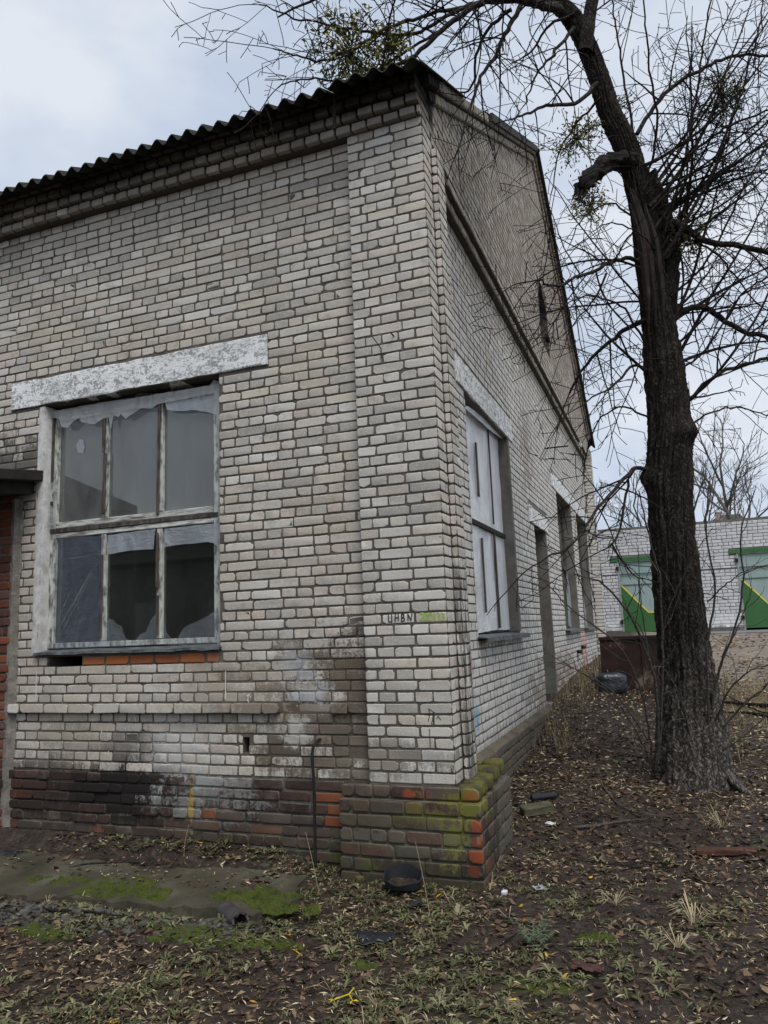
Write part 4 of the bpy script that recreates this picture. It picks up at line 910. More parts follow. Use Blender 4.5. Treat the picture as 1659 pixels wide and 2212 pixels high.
# ================================================================== ROD at the wall
c0 = on(685, 1600, 1, WP-.02); c1_ = on(681, 1690, 1, WP-.05); c2_ = on(683, 1845, 1, .0)
P = smooth_path([(c0[0]+.02, WP+.02, c0[2]+.01), (c0[0], .02, c0[2]-.01), (c0[0]-.02, -.0, c0[2]-.09), (c1_[0], -.005, c1_[2]), (c2_[0], -.01, c2_[2]+.2), (c2_[0], -.015, .02)], 24)
MB().tube(P, .011, 8).build('iron_rod', M_METAL, label='thin black iron rod bent out of the grey wall and running down to the ground', cat='rod')

# ================================================================== GARAGES
GA = empty('garage_building', (3, 18, 1.3), 'long white brick garage block with green and aqua gates across the yard', 'garage')
Gy = 18.0; g1 = (.14, 2.20, 1.30, 3.38); g2 = (3.34, 5.55, 1.30, 3.40); g3 = (6.6, 8.8, 1.3, 3.4)
gh = [g1, g2, g3]; gl_ = [(-.1, 2.36, 3.38, 3.52), (3.11, 5.85, 3.40, 3.54), (6.4, 9.05, 3.40, 3.54)]
gwl = wall_core(Gy+.012, -9, 13, 1.0, 4.32, gh, .4, 'front').build('wall', M_GARM, GA)
gbk = rows(range(0, 32), 1.30, .0945, -1.0, 8.0, Gy, H=.080, holes=gh+gl_, L=.25, mixed=.05, J=.014)
gbk = [b for b in gbk]
lay(gbk, 'brick', M_GAR, gwl, GA, 'front', 180, .02)
mb = MB(); mb.box(-9, 13, Gy+.012, Gy+8, 4.32, 4.40); mb.build('roof', M_CEM, GA)
mb = MB(); mb.box(-9, 13, Gy+7.6, Gy+8, 1, 4.32); mb.box(-9, -8.7, Gy+.42, Gy+7.6, 1, 4.32); mb.box(12.7, 13, Gy+.42, Gy+7.6, 1, 4.32); mb.build('wall', M_GAR, GA)
for (a, b, z0, z1), (la, lb, lz0, lz1) in zip(gh, gl_):
    mb = MB(); mb.box(la, lb, Gy-.03, Gy+.05, lz0+.02, lz1); mb.build('gate_lintel', M_GRN, GA, bevel=.004)
    mb = MB(); mb.box(a-.05, a, Gy-.02, Gy+.10, z0, z1); mb.box(b, b+.05, Gy-.02, Gy+.10, z0, z1); mb.box(a-.05, b+.05, Gy-.02, Gy+.10, z1-.0, z1+.02)
    mb.build('gate_frame', simple('gate_frame_paint', [(.3, (.22, .25, .24)), (.7, (.38, .42, .40))], 6, .6) if 'gate_frame_paint' not in bpy.data.materials else bpy.data.materials['gate_frame_paint'], GA)
    mid = (a+b)/2
    mb = MB(); mb.box(a+.004, b-.004, Gy+.03, Gy+.06, z0+.06, z1-.01); gt = mb.build('gate', M_AQU, GA)
    zt = z0+1.42; zl = z0+.60
    for sgn, (e0, e1) in ((1, (a+.006, mid-.006)), (-1, (mid+.006, b-.006))):
        k_ = .70 if mid-a > .8 else .6
        pts = [(e0, z0+.06), (e1, z0+.06), (e1, zl), (e0+k_, zl), (e0, zt)] if sgn > 0 else [(e0, z0+.06), (e1, z0+.06), (e1, zt), (e1-k_, zl), (e0, zl)]
        mb = MB(); mb.prism(pts, 1, Gy+.018, Gy+.029); mb.build('green_panel', M_GRN, gt)
        ln = [(e0, zt), (e0+k_, zl), (e1, zl)] if sgn > 0 else [(e1, zt), (e1-k_, zl), (e0, zl)]
        mb = MB()
        for p, q in zip(ln[:-1], ln[1:]): mb.obox(((p[0]+q[0])/2, Gy+.014, (p[1]+q[1])/2), math.hypot(q[0]-p[0], q[1]-p[1]), .006, .035, (0, -math.atan2(q[1]-p[1], q[0]-p[0]), 0))
        mb.build('yellow_stripe', M_YLW, gt)
    mb = MB(); mb.box(a+.01, b-.01, Gy+.008, Gy+.03, zt-.012, zt+.008); mb.box(mid-.008, mid+.008, Gy+.005, Gy+.028, z0+.08, z1-.02); mb.build('weld_seam', M_CEM, gt)
    mb = MB(); mb.box(a-.09, a-.01, Gy-.06, Gy+.0, z1-.22, z1-.12); mb.box(a-.09, a-.01, Gy-.06, Gy, z0+.3, z0+.4); mb.build('hinge', M_RUST, gt)
mb = MB(); mb.box(-1.2, 8.5, Gy-.012, Gy+.01, 3.02, 3.04); mb.build('wall_cable', M_METAL, GA)
for a_, b_ in ((-9, .08), (2.27, 3.28), (5.61, 6.54)): mb = MB(); mb.box(a_, b_, Gy-.03, Gy+.0, 1.25, 1.40, .003); mb.build('plinth', M_CEM, GA)

# ================================================================== opposite building, seen only mirrored in the panes
OB = empty('warehouse', (-12, -20, 0), 'dark gabled warehouse across the yard, mirrored in the upper window panes', 'building')
mb = MB(); mb.box(-22, 9.0, -24, -17, -.2, 4.3); mb.build('wall', M_CEM, OB)
mb = MB(); mb.prism([(-24.6, 4.4), (-20.5, 6.8), (-16.4, 4.4)], 0, -22.4, -10.5); mb.build('roof', M_ROOF, OB)
for q in range(5):
    mb = MB(); mb.box(-20+q*3.2, -18.6+q*3.2, -16.99, -16.95, 1.4, 3.0); mb.build('window', M_GLASS2, OB)
# ================================================================== BIG TREE
tb_ = ghit(1500, 1688); TD = float((tb_-CAMP)@CF); TB = tb_
TREE = empty('bare_tree', tuple(TB), 'big leafless tree with dark split trunk beside the gable wall', 'tree')
trunk_px = [(1502, 1708, 186), (1500, 1670, 168), (1497, 1600, 150), (1490, 1530, 130), (1484, 1450, 114), (1474, 1380, 109), (1466, 1300, 106), (1457, 1200, 103), (1449, 1100, 99), (1448, 1010, 101), (1446, 950, 98), (1442, 880, 93), (1434, 800, 90), (1424, 720, 78), (1412, 640, 70), (1400, 540, 68), (1390, 460, 66), (1372, 380, 62), (1348, 310, 58), (1318, 245, 54), (1295, 170, 52), (1268, 100, 50), (1235, 40, 48), (1195, 0, 42), (1130, -60, 44), (1040, -110, 36)]
def d_off(y): return TD+.0
tp = np.array([at(x, y, TD+max(0, (1000-y))*.0002) for x, y, w in trunk_px]); tr = np.array([w/2/FPX*TD for x, y, w in trunk_px])
n_t = 620; cp = smooth_path(tp, n_t); cr = np.interp(np.linspace(0, 1, n_t), np.linspace(0, 1, len(tr)), tr)
K = 200; an = np.linspace(0, 2*math.pi, K, endpoint=False)
T = np.gradient(cp, axis=0); T /= np.linalg.norm(T, axis=1)[:, None]; Aax = np.cross(T, [0, 1, 0]); Aax /= np.linalg.norm(Aax, axis=1)[:, None]; Bax = np.cross(T, Aax)
tt = np.linspace(0, 1, n_t)[:, None]*np.ones(K)[None]; aa = np.ones(n_t)[:, None]*an[None]
L_ = tt*11.
def pn(a, l, fa, fl, o=3, s=0): # periodic-ish noise round the trunk
    return fbm(np.cos(a)*fa+l*fl+s+20, np.sin(a)*fa+l*fl*.37+s*1.7+20, o)
ridge = 1-np.abs(pn(aa, L_, 5.0, 1.1, 3)*2-1.0)*1.0
ridge2 = 1-np.abs(pn(aa, L_, 9.0, 4.6, 4, 5)*2-.95)
big = pn(aa, L_, 1.0, .9, 2, 9)-.4
flare = np.exp(-L_/.55)
R_ = cr[:, None]*(1+big*.22+flare*.16*np.cos(aa*4+1.2)+flare*.10*np.cos(aa*7+.3))+(ridge-.8)*.065*np.clip(cr[:, None]/.25, .4, 1)+(ridge2-.8)*.06*np.clip(cr[:, None]/.2, .4, 1)+(fbm(aa*30, L_*14, 3)-.45)*.02
R_ -= .022
R_ += .06*np.exp(-((L_-3.75-.1*np.cos(aa))/.12)**2)*np.clip(np.cos(aa-.2), 0, 1)**2+.06*np.exp(-((L_-4.5)/.13)**2)*np.clip(np.cos(aa-2.8), 0, 1)**2
V = (cp[:, None, :]+R_[..., None]*(Aax[:, None, :]*np.cos(aa)[..., None]+Bax[:, None, :]*np.sin(aa)[..., None])).reshape(-1, 3)
ii = np.arange(n_t-1)[:, None]*K; jj = np.arange(K)[None]; j2 = (jj+1) % K
F = np.stack([ii+jj, ii+j2, ii+K+j2, ii+K+jj], -1).reshape(-1, 4)
link('trunk', mesh_np('trunk', V, F, M_BARK, smooth=True), TREE)
def X2(X, Y): return (540+X*.6745, Y*.6745)
def G6(X, Y): return (1227+.2929*X, 918+.2929*Y)
# limbs: (points px, start depth off, end depth off, r0 px, r1 px)
limbs = [
 ([(1204, 13), (1147, 5), (1080, 0), (1030, 10), (972, 50), (918, 101), (860, 140), (800, 150), (740, 120)], 0, -.6, 15, 3),
 ([(1210, 20), (1160, 8), (1100, -8), (1000, -14), (880, -30), (760, -30)], 0, -1.0, 17, 8),
 ([(1127, 7), (1093, 67), (1073, 115), (1036, 175), (1012, 245)], -.1, -.5, 9, 4.5),
 ([(1105, 20), (1060, 60), (1030, 110), (1022, 180), (1005, 200), (960, 197)], .0, .3, 7, 2.5),
 ([(1080, 3), (1010, 12), (940, 50), (880, 75), (800, 70), (720, 55), (640, 40), (560, 10)], 0, -.9, 8, 2),
 ([(1030, 10), (930, 30), (840, 60), (770, 100), (700, 130), (640, 120), (590, 105)], -.1, -1.0, 7, 2),
 ([(960, 60), (880, 110), (800, 160), (730, 175), (660, 170), (600, 190)], -.2, -1.0, 5, 2),
 ([(1240, 60), (1200, 110), (1160, 160), (1130, 230)], 0, -.4, 7, 2),
 ([(1290, 180), (1240, 225), (1180, 228), (1140, 245), (1105, 258)], 0, -.6, 8, 3),
 ([(1300, 210), (1250, 260), (1210, 330), (1190, 420)], 0, .5, 5, 2),
 ([(1360, 350), (1325, 350), (1295, 362), (1272, 382), (1256, 404)], 0, -.5, 30, 19),
 ([(1428, 740), (1440, 640), (1447, 560), (1438, 470), (1418, 405), (1408, 370)], .14, .10, 46, 16),
 ([(1390, 560), (1330, 562), (1282, 587), (1240, 600), (1204, 618), (1160, 605)], 0, -.9, 8, 3),
 ([(1395, 690), (1360, 708), (1329, 728), (1289, 762), (1255, 803), (1230, 850)], 0, .4, 10, 4),
 ([(1398, 800), (1370, 790), (1330, 830), (1290, 850), (1250, 880)], 0, -.6, 6, 2),
 ([(1400, 1015), (1372, 1012), (1350, 1032), (1327, 1059), (1303, 1082), (1286, 1108), (1256, 1152), (1227, 1182), (1180, 1205)], 0, -.9, 8, 3),
 ([(1356, 1035), (1349, 1082), (1338, 1141), (1321, 1173), (1300, 1189)], -.1, -.3, 5, 2.5),
 ([(1321, 1173), (1344, 1211), (1373, 1246), (1392, 1250)], -.3, -.4, 4, 2),
 ([(1450, 480), (1490, 500), (1518, 519), (1585, 530), (1659, 546), (1720, 560)], 0, -.3, 13, 8),
 ([(1455, 690), (1480, 668), (1520, 665), (1560, 690), (1606, 715), (1659, 728), (1720, 735)], 0, .2, 12, 7),
 ([(1470, 875), (1500, 855), (1540, 815), (1600, 790), (1659, 775), (1720, 770)], 0, -.3, 8, 5),
 ([(1376, 290), (1437, 200), (1518, 148), (1585, 121), (1659, 121), (1720, 130)], 0, .3, 8, 4),
 ([(1264, 112), (1270, 60), (1277, 15), (1282, -40)], .05, 0, 26, 22),
 ([(1420, 420), (1460, 360), (1530, 300), (1600, 260), (1700, 230)], 0, -.4, 6, 3),
 ([(1440, 560), (1500, 470), (1560, 330), (1600, 200), (1640, 60), (1650, -20)], 0, .4, 5, 2.5),
 ([(1430, 520), (1470, 380), (1500, 230), (1520, 90), (1540, -30)], 0, -.4, 5, 2.5),
 ([(1400, 380), (1420, 260), (1400, 130), (1390, 0)], 0, -.5, 5, 2.5),
 ([(1370, 300), (1350, 180), (1330, 60), (1320, -30)], .2, .4, 5, 2.5),
 ([(1450, 640), (1530, 560), (1600, 420), (1650, 330), (1720, 240)], 0, .3, 4.5, 2.5),
 ([(1440, 600), (1400, 520), (1330, 480), (1280, 500)], -.2, -.7, 4, 1.5),
 ([(1470, 800), (1520, 760), (1600, 640), (1659, 600), (1720, 570)], 0, -.5, 4, 2),
 ([(1400, 900), (1350, 880), (1300, 900), (1270, 960), (1262, 1020)], 0, .5, 4, 1.8),
 ([(1395, 740), (1340, 660), (1270, 640), (1220, 660)], 0, -.8, 4.5, 1.8),
 ([(1380, 480), (1320, 440), (1260, 470), (1230, 530)], .1, .6, 4, 1.8),
 ([(1480, 930), (1520, 900), (1580, 880), (1640, 890), (1700, 920)], 0, .4, 4, 2),
 ([(1240, 30), (1180, 60), (1150, 110), (1120, 130)], .1, .5, 6, 2.5),
 ([(1500, 520), (1560, 560), (1620, 640), (1690, 700)], -.1, .4, 4, 2),
 ([(1570, 690), (1600, 640), (1640, 620), (1700, 600)], .2, 0, 4, 2),
 ([(1310, 590), (1280, 650), (1240, 700), (1215, 760)], -.3, -.2, 4, 1.5),
]
tw_c = []; br_c = []
def grow(p, d, L, r, lev, droop=0.12, jit=.13):
    n = max(4, int(L/.07)); st = L/n; pts = [p.copy()]; d = d/np.linalg.norm(d)
    ch = []
    for q in range(n):
        d = d+rs.normal(0, jit, 3)*.55*np.array([1, 1, 1]); d[2] -= droop*.25; d /= np.linalg.norm(d)
        p = p+d*st; pts.append(p.copy())
        if lev > 0 and q > 0 and rs.rand() < (.50 if lev > 1 else .42): ch.append((p.copy(), d.copy(), q/n))
    P = np.array(pts); R = np.linspace(r, max(r*.45, .0030), len(P)); tw_c.append((P, R))
    for (cp_, cd_, f) in ch:
        ax = rs.normal(0, 1, 3); side = np.cross(cd_, ax); side /= np.linalg.norm(side)+1e-9
        nd = cd_*.55+side*.95; grow(cp_, nd, L*(.5-.15*f)*rs.uniform(.5, 1.1), max(r*.55*(1-f*.4), .0028), lev-1, droop, jit)
for li, (pts, d0, d1, r0, r1) in enumerate(limbs):
    m_ = len(pts); P = np.array([at(x, y, TD+d0+(d1-d0)*q/(m_-1)) for q, (x, y) in enumerate(pts)]); Ls = np.linalg.norm(np.diff(P, axis=0), axis=1).sum()
    n = max(8, int(Ls/.06)); C = smooth_path(P, n); C[1:-1] += rs.normal(0, .006, (n-2, 3)); R = np.linspace(r0/2, r1/2, n)/FPX*TD*1.2
    if li == 10: STUB = (C, R); continue
    br_c.append((C, R))
    if li in (10, 11): continue
    step = .13
    for q in range(3, n-1, max(1, int(step/.06))):
        if rs.rand() < .14: continue
        T = C[min(q+1, n-1)]-C[q-1]; T /= np.linalg.norm(T)+1e-9; ax = rs.normal(0, 1, 3); sd2 = np.cross(T, ax); sd2 /= np.linalg.norm(sd2)
        f = q/n; L = rs.uniform(.35, .85)*(1.1-.4*f); grow(C[q], T*.5+sd2, L*1.15, min(R[q]*.5, .010), 2 if rs.rand() < .58 else 1, .22 if li < 8 else .1)
    grow(C[-1], C[-1]-C[-2], .7, R[-1]*.8, 2)
for q in range(34):      # long arching whips from the upper trunk
    y0 = rs.uniform(330, 900); x0 = np.interp(y0, [330, 460, 640, 800, 900], [1372, 1405, 1425, 1437, 1445]); sg = 1 if rs.rand() < .8 else -1
    p = at(x0, y0, TD+rs.uniform(-.1, .2)); d = CR*sg*rs.uniform(.5, 1.1)+CU*rs.uniform(.1, 1.1)+CF*rs.uniform(-.5, .5); L = rs.uniform(1.3, 2.6)*(1 if sg > 0 else .7); P = [p]; d /= np.linalg.norm(d)
    bend = rs.uniform(-.03, .09) if sg > 0 else rs.uniform(-.09, .02)
    for w in range(26): d = d+rs.normal(0, .035, 3)+np.array([0, 0, bend]); d /= np.linalg.norm(d); p = p+d*L/26; P.append(p)
    P = np.array(P); R = np.linspace(rs.uniform(.010, .022), .0035, 27); br_c.append((P, R))
    for w in range(4, 26, 2):
        T = P[w+1]-P[w]; T /= np.linalg.norm(T); sd2 = np.cross(T, rs.normal(0, 1, 3)); sd2 /= np.linalg.norm(sd2); grow(P[w], T*.7+sd2, rs.uniform(.25, .7), R[w]*.45, 1)
V, F = tube_np(br_c, 9); link('limbs', mesh_np('limbs', V, F, M_BARK, smooth=True), TREE)
V, F = tube_np(tw_c, 4); link('twigs', mesh_np('twigs', V, F, M_TWIG, smooth=True), TREE, kind='stuff'); print('twigs', len(tw_c), len(F))
# broken stub ragged end + torn strip of wood
mb = MB()
for q in range(9):
    a = at(1255+rnd.uniform(-14, 14), 405+rnd.uniform(-10, 12), TD-.45); b = at(1250+rnd.uniform(-20, 4), 425+rnd.uniform(0, 22), TD-.55); mb.tube([tuple(a), tuple((a+b)/2+.01), tuple(b)], [.02, .012, .003], 5)
mb.build('broken_stub', M_TWIG, TREE)
C = smooth_path(STUB[0], 40); R0 = np.linspace(STUB[1][0]*.95, STUB[1][-1]*1.15, 40); R0[-2:] *= [.8, .1]; V, F = tube_np([(C, R0)], 28); Vc = V.reshape(40, 28, 3); dd = Vc-C[:, None]; aa_ = np.arange(28)*2*math.pi/28
nn = fbm(np.cos(aa_)[None]*3+np.arange(40)[:, None]*.15+9, np.sin(aa_)[None]*3+np.arange(40)[:, None]*.12+9, 5)
V = (C[:, None]+dd*(1+(nn[..., None]-.45)*1.9)).reshape(-1, 3); link('broken_stub', mesh_np('broken_stub', V, F, M_TWIG, smooth=True), TREE)
mb = MB()
for q in range(7):
    x = 1400+rnd.uniform(-14, 22); y0 = 400+rnd.uniform(0, 80)
    P = [tuple(at(x-30+60*(y0-400)/400*.3, y0, TD-.27)), tuple(at(x-6, y0+80, TD-.30)), tuple(at(x+8, y0+190, TD-.28)), tuple(at(x+12, y0+260, TD-.25))]
    mb.tube(smooth_path(P, 14), [.03*math.sin(math.pi*(w+.5)/14)+.004 for w in range(14)], 6)
mb.build('torn_wood', simple('red_brown_heartwood', [(.3, (.012, .009, .008)), (.6, (.04, .028, .024)), (.8, (.11, .09, .078))], 9, .85, .6, 60, .01, stretch=(2, 2, .5)), TREE)
# roots and basal shoots
shoots = [
 ([(1415, 1660), (1422, 1580), (1410, 1450), (1360, 1330), (1300, 1260), (1240, 1240)], 7), ([(1420, 1650), (1428, 1560), (1432, 1400), (1425, 1250), (1400, 1150), (1380, 1060)], 7),
 ([(1410, 1655), (1400, 1560), (1370, 1450), (1320, 1380), (1240, 1320), (1160, 1240)], 5), ([(1405, 1650), (1380, 1590), (1320, 1500), (1250, 1450), (1180, 1410)], 4),
 ([(1525, 1640), (1530, 1560), (1528, 1400), (1545, 1270), (1525, 1150), (1532, 1040)], 7), ([(1535, 1600), (1545, 1480), (1590, 1350), (1605, 1250), (1600, 1150), (1630, 1060)], 6),
 ([(1530, 1600), (1570, 1500), (1620, 1450), (1690, 1430)], 5), ([(1540, 1600), (1600, 1530), (1659, 1480), (1710, 1450)], 5), ([(1495, 1620), (1480, 1540), (1440, 1450), (1405, 1440)], 4),
 ([(1530, 1560), (1560, 1430), (1600, 1340), (1625, 1270)], 3.5), ([(1425, 1500), (1400, 1400), (1385, 1300), (1378, 1180)], 3), ([(1432, 1450), (1440, 1330), (1500, 1200), (1540, 1140)], 2.5),
 ([(1528, 1300), (1570, 1260), (1620, 1230), (1690, 1220)], 3), ([(1400, 1600), (1330, 1500), (1230, 1440), (1165, 1425)], 3), ([(1540, 1630), (1580, 1610), (1640, 1560), (1700, 1500)], 4),
 ([(1500, 1610), (1470, 1500), (1500, 1430), (1520, 1330)], 3), ([(1415, 1600), (1420, 1480), (1395, 1380), (1345, 1300)], 3.5)]
def addcurve(me_curves, nm, mat, parent, k=6, **kw):
    V, F = tube_np(me_curves, k); return link(nm, mesh_np(nm, V, F, mat, smooth=True), parent, **kw)
for pts, r in shoots:
    m_ = len(pts); do = rnd.uniform(-.55, -.3); P = np.array([at(x, y, TD-.18+do*q/(m_-1)) for q, (x, y) in enumerate(pts)])
    C = smooth_path(P, 30); C[1:-1] += rs.normal(0, .004, (28, 3)); R = np.linspace(r/2, max(r/5, .7), 30)/FPX*TD; cs = [(C, R)]
    for q in range(8, 29, 5):
        dd = C[q]-C[q-1]; dd /= np.linalg.norm(dd); sd2 = rs.normal(0, 1, 3); C2_ = [C[q]]; d_ = dd+sd2*.6
        for w in range(7): d_ = d_/np.linalg.norm(d_); C2_.append(C2_[-1]+d_*.045); d_ = d_+rs.normal(0, .15, 3)+np.array([0, 0, .08])
        cs.append((np.array(C2_), np.linspace(R[q]*.6, .0015, 8)))
    addcurve(cs, 'basal_shoot', M_SHOOT, TREE)
rts = []
for q, (dx, dy, L) in enumerate(((.36, -.22, .6), (.3, .1, .5), (-.24, -.2, .45), (.36, -.05, .55))):
    s0 = TB+np.array([dx*.5, dy*.5, .3]); P = [s0]
    for w in range(1, 9):
        f = w/8; x = TB[0]+dx*(.6+f*.75); y = TB[1]+dy*(.6+f*.75); P.append(np.array([x, y, float(hgt(x, y))+.22*(1-f)**2-.02*f]))
    rts.append((smooth_path(P, 20), np.linspace(.05, .015, 20)))
for r_c in rts: addcurve([r_c], 'root', M_BARK, TREE, 10)
# mistletoe clumps
def mistletoe(px, py, dz, rad, label, dens=1., lf=.7):
    c = at(px, py, TD+dz); cs = []; lv = []
    for q in range(int(70*dens)):
        d = rs.normal(0, 1, 3); d /= np.linalg.norm(d); p = c.copy(); P = [p]
        for w in range(5): d = d+rs.normal(0, .35, 3); d /= np.linalg.norm(d); p = p+d*rad/5*rs.uniform(.7, 1.2); P.append(p)
        cs.append((np.array(P), np.full(6, .0035)))
        for p in P[2:]:
            for w in range(3): lv.append(p+rs.normal(0, .03, 3))
    lv = np.array(lv); n = len(lv); a = rs.normal(0, 1, (n, 3)); a /= np.linalg.norm(a, axis=1)[:, None]; b = np.cross(a, rs.normal(0, 1, (n, 3))); b /= np.linalg.norm(b, axis=1)[:, None]
    l = .030*lf; w = .010*lf; V = np.stack([lv-a*l, lv+b*w, lv+a*l, lv-b*w], 1).reshape(-1, 3); F = np.arange(4*n).reshape(-1, 4)
    e_ = empty('mistletoe', tuple(c), label, 'mistletoe', 'mistletoe clumps in the bare tree')
    addcurve(cs, 'stems', M_MSTEM, e_, 3); link('leaves', mesh_np('leaves', V, F, M_MIST, {'tone': np.repeat(rs.rand(n), 4)}), e_, kind='stuff')
M_MIST = attr_leaf('mistletoe_leaves', [(0, (.07, .07, .015)), (.6, (.20, .19, .04)), (1, (.38, .35, .08))]); M_MSTEM = simple('mistletoe_stems', [(.3, (.04, .04, .015)), (.7, (.08, .08, .03))], 5)
mistletoe(760, 115, -.6, .40, 'yellow-green mistletoe clump just above the roof corner, left of its neighbour', 1., 1.); mistletoe(840, 105, -.5, .22, 'small mistletoe tuft right behind the highest corner of the roof', .5, 1.)
mistletoe(1245, 300, .2, .30, 'drooping mistletoe clump beside the upper trunk on its left', .7); mistletoe(1330, 170+60, .3, .22, 'dark mistletoe tuft near the bend of the upper trunk', .4)
mistletoe(1560, 205, .1, .28, 'mistletoe clump at the right edge in the thin upper twigs', .6); mistletoe(1275, 440, -.3, .2, 'mistletoe tuft hanging under the broken limb stub', .5)
mistletoe(1480, 510, .1, .25, 'dark mistletoe clump at the fork right of the split trunk', .6)

# ================================================================== BACKGROUND TREES AND HOUSE
def far_tree(px, Y, H, label, seed, spread=1., grp='bare trees behind the garages'):
    p0 = on(px, 1345, 1, Y); base = np.array([p0[0], Y, 1.5]); cs = []; tw = []
    st = np.random.RandomState(seed)
    def g(p, d, L, r, lev):
        n = 7; P = [p]; 
        for q in range(n):
            d = d+st.normal(0, .10, 3); d[2] += .05; d /= np.linalg.norm(d); p = p+d*L/n; P.append(p)
            if lev and q > (1 if lev == 3 else 0):
                for w in range(1 if lev > 1 or st.rand() < .6 else 2):
                    s = np.cross(d, st.normal(0, 1, 3)); s /= np.linalg.norm(s); g(p, d*.75+s*.62*spread, L*st.uniform(.38, .6)*(1.1-q/n*.5), r*.45, lev-1)
        (cs if lev > 1 else tw).append((np.array(P), np.linspace(r, r*.4, n+1)))
    g(base, np.array([0, 0, 1.]), H*.8, H*.014, 3)
    e_ = empty('bare_tree', tuple(base), label, 'tree', grp)
    addcurve(cs, 'trunk', M_FARTW, e_, 6); addcurve([(a, np.maximum(b, .009)) for a, b in tw], 'crown', M_FARTW, e_, 3)
far_tree(1585, 33, 9.2, 'slender bare tree with upswept twigs rising above the garage near the right edge', 3)
far_tree(1480+50, 34, 8.6, 'bare tree just right of the big trunk behind the white garage', 5, .9)
far_tree(1390, 36, 7.4, 'low bushy bare tree left of the big trunk behind the garage', 7, 1.3)
far_tree(1320, 38, 7.2, 'bare thicket tree next to the far corner of the grey building', 9, 1.4)
far_tree(1650, 32, 8.8, 'bare tree cut by the right edge of the view behind the garage', 12)
far_tree(1430, 40, 8.5, 'bare tree mostly hidden by the big trunk behind the garage', 15, 1.2)
hp = on(1573, 1105, 1, 62)
HS = empty('house', (hp[0], 62, 1.5), 'distant house with a reddish brick gable peeping over the garage roof', 'house')
mb = MB(); mb.box(hp[0]-3.2, hp[0]+5, 62, 70, 1.4, 8.6); mb.build('wall', simple('far_pale_wall', [(.3, (.38, .38, .37)), (.7, (.5, .5, .48))], .3), HS)
mb = MB(); mb.box(hp[0]-1.2, hp[0]+1.2, 61.9, 66, 8.6, 9.5); mb.box(hp[0]-1.0, hp[0]-.5, 61.8, 62.4, 9.5, 10.2); mb.build('brick_storey', simple('far_hazed_red_brick', [(.3, (.26, .20, .18)), (.7, (.32, .24, .21))], 1.), HS)  # red brick paled and greyed, distance haze painted into its colour
mb = MB(); mb.prism([(hp[0]-1.5, 9.45), (hp[0]+1.5, 9.45), (hp[0]+.8, 10.0), (hp[0]-.7, 10.0)], 1, 62.5, 66); mb.build('roof', M_CEM, HS)

# ================================================================== RUSTY BIN AND YARD THINGS
rb = ghit(1330, 1492)
bl = at(1292, 1440, float((rb-CAMP)@CF)); bx0 = bl[0]; by = rb[1]+.35; bz = float(hgt(bx0+.6, by))-.05
RB = empty('rusty_bin', (bx0, by, bz), 'dark rusty sheet metal bin standing between the far corner and the big trunk', 'bin')
zt = on(1310, 1378, 1, by)[2]; bw = on(1440, 1400, 1, by)[0]-bx0
mb = MB(); mb.box(bx0, bx0+bw*.62, by, by+.02, bz, zt, .004); mb.build('side_panel', M_RUST, RB)
mb = MB(); mb.box(bx0+bw*.62+.01, bx0+bw*1.25, by-.02, by, bz, zt-.03, .004); mb.build('side_panel', M_RUST, RB)
mb = MB(); mb.box(bx0, bx0+.02, by+.02, by+.9, bz, zt, .004); mb.box(bx0+bw*1.25-.02, bx0+bw*1.25, by, by+.9, bz, zt-.03, .004); mb.box(bx0, bx0+bw*1.25, by+.9, by+.92, bz, zt, .004); mb.build('side_panel', M_RUST, RB)
mb = MB(); mb.box(bx0-.01, bx0+bw*1.26, by-.03, by+.03, zt-.03, zt+.01, .004); mb.build('rim', M_RUST, RB)
mb = MB(); mb.tube(smooth_path([(bx0+.1, by-.05, bz+.33), (bx0+.2, by-.1, bz+.36), (bx0+.35, by-.1, bz+.33), (bx0+.5, by-.06, bz+.2)], 10), .008, 5); mb.build('handle', M_METAL, RB)
bgp = ghit(1322, 1490)
o = lump((bgp[0], bgp[1]-.15, bgp[2]+.10), .42, .35, .30, .3, simple('black_plastic_sack', [(.3, (.012, .014, .018)), (.7, (.04, .045, .055))], 5, .3, .8, 9, .04, spec=.6), 'plastic_sack', None, 4, .05, label='crumpled black plastic sack on the grass in front of the rusty bin', cat='sack')
# ------------------------------------------------------------------ slab with moss
def ragged_slab(outline, z0, z1, mat, name, **kw):
    out = []
    for i_ in range(len(outline)):
        a, b = np.array(outline[i_], float), np.array(outline[(i_+1) % len(outline)], float); n = max(1, int(np.linalg.norm(b-a)/.04))
        for q in range(n): out.append(a+(b-a)*q/n+rs.normal(0, .012, 2)+(float(fbm(a[0]*3+q*.3, a[1]*3, 3))-.45)*.12)
    n = len(out); V = [(p[0], p[1], z1(p[0], p[1])+rnd.uniform(-.003, .003)) for p in out]+[(p[0]-.0, p[1]-.02, z0) for p in out]
    return MB().add(V, [tuple(range(n))]+[(q, (q+1) % n, n+(q+1) % n, n+q) for q in range(n)]).build(name, mat, **kw)
def gp_(px, py, z): p = on(px, py, 2, z); return (p[0], p[1])
sl_out = [gp_(-60, 1835, .15), gp_(60, 1825, .15), gp_(330, 1862, .15), gp_(520, 1868, .14), gp_(640, 1885, .13), gp_(655, 1925, .12), gp_(560, 1962, .11), gp_(470, 1950, .11), gp_(330, 1948, .10), gp_(150, 1925, .10), gp_(60, 1930, .10), gp_(-60, 1905, .10)]
SLZ = lambda x, y: .110+.06*(y+.3)+.008*math.sin(x*3)
ragged_slab(sl_out, -.1, SLZ, M_SLAB, 'concrete_slab', label='flat mossy concrete slab lying in front of the window wall', cat='slab')
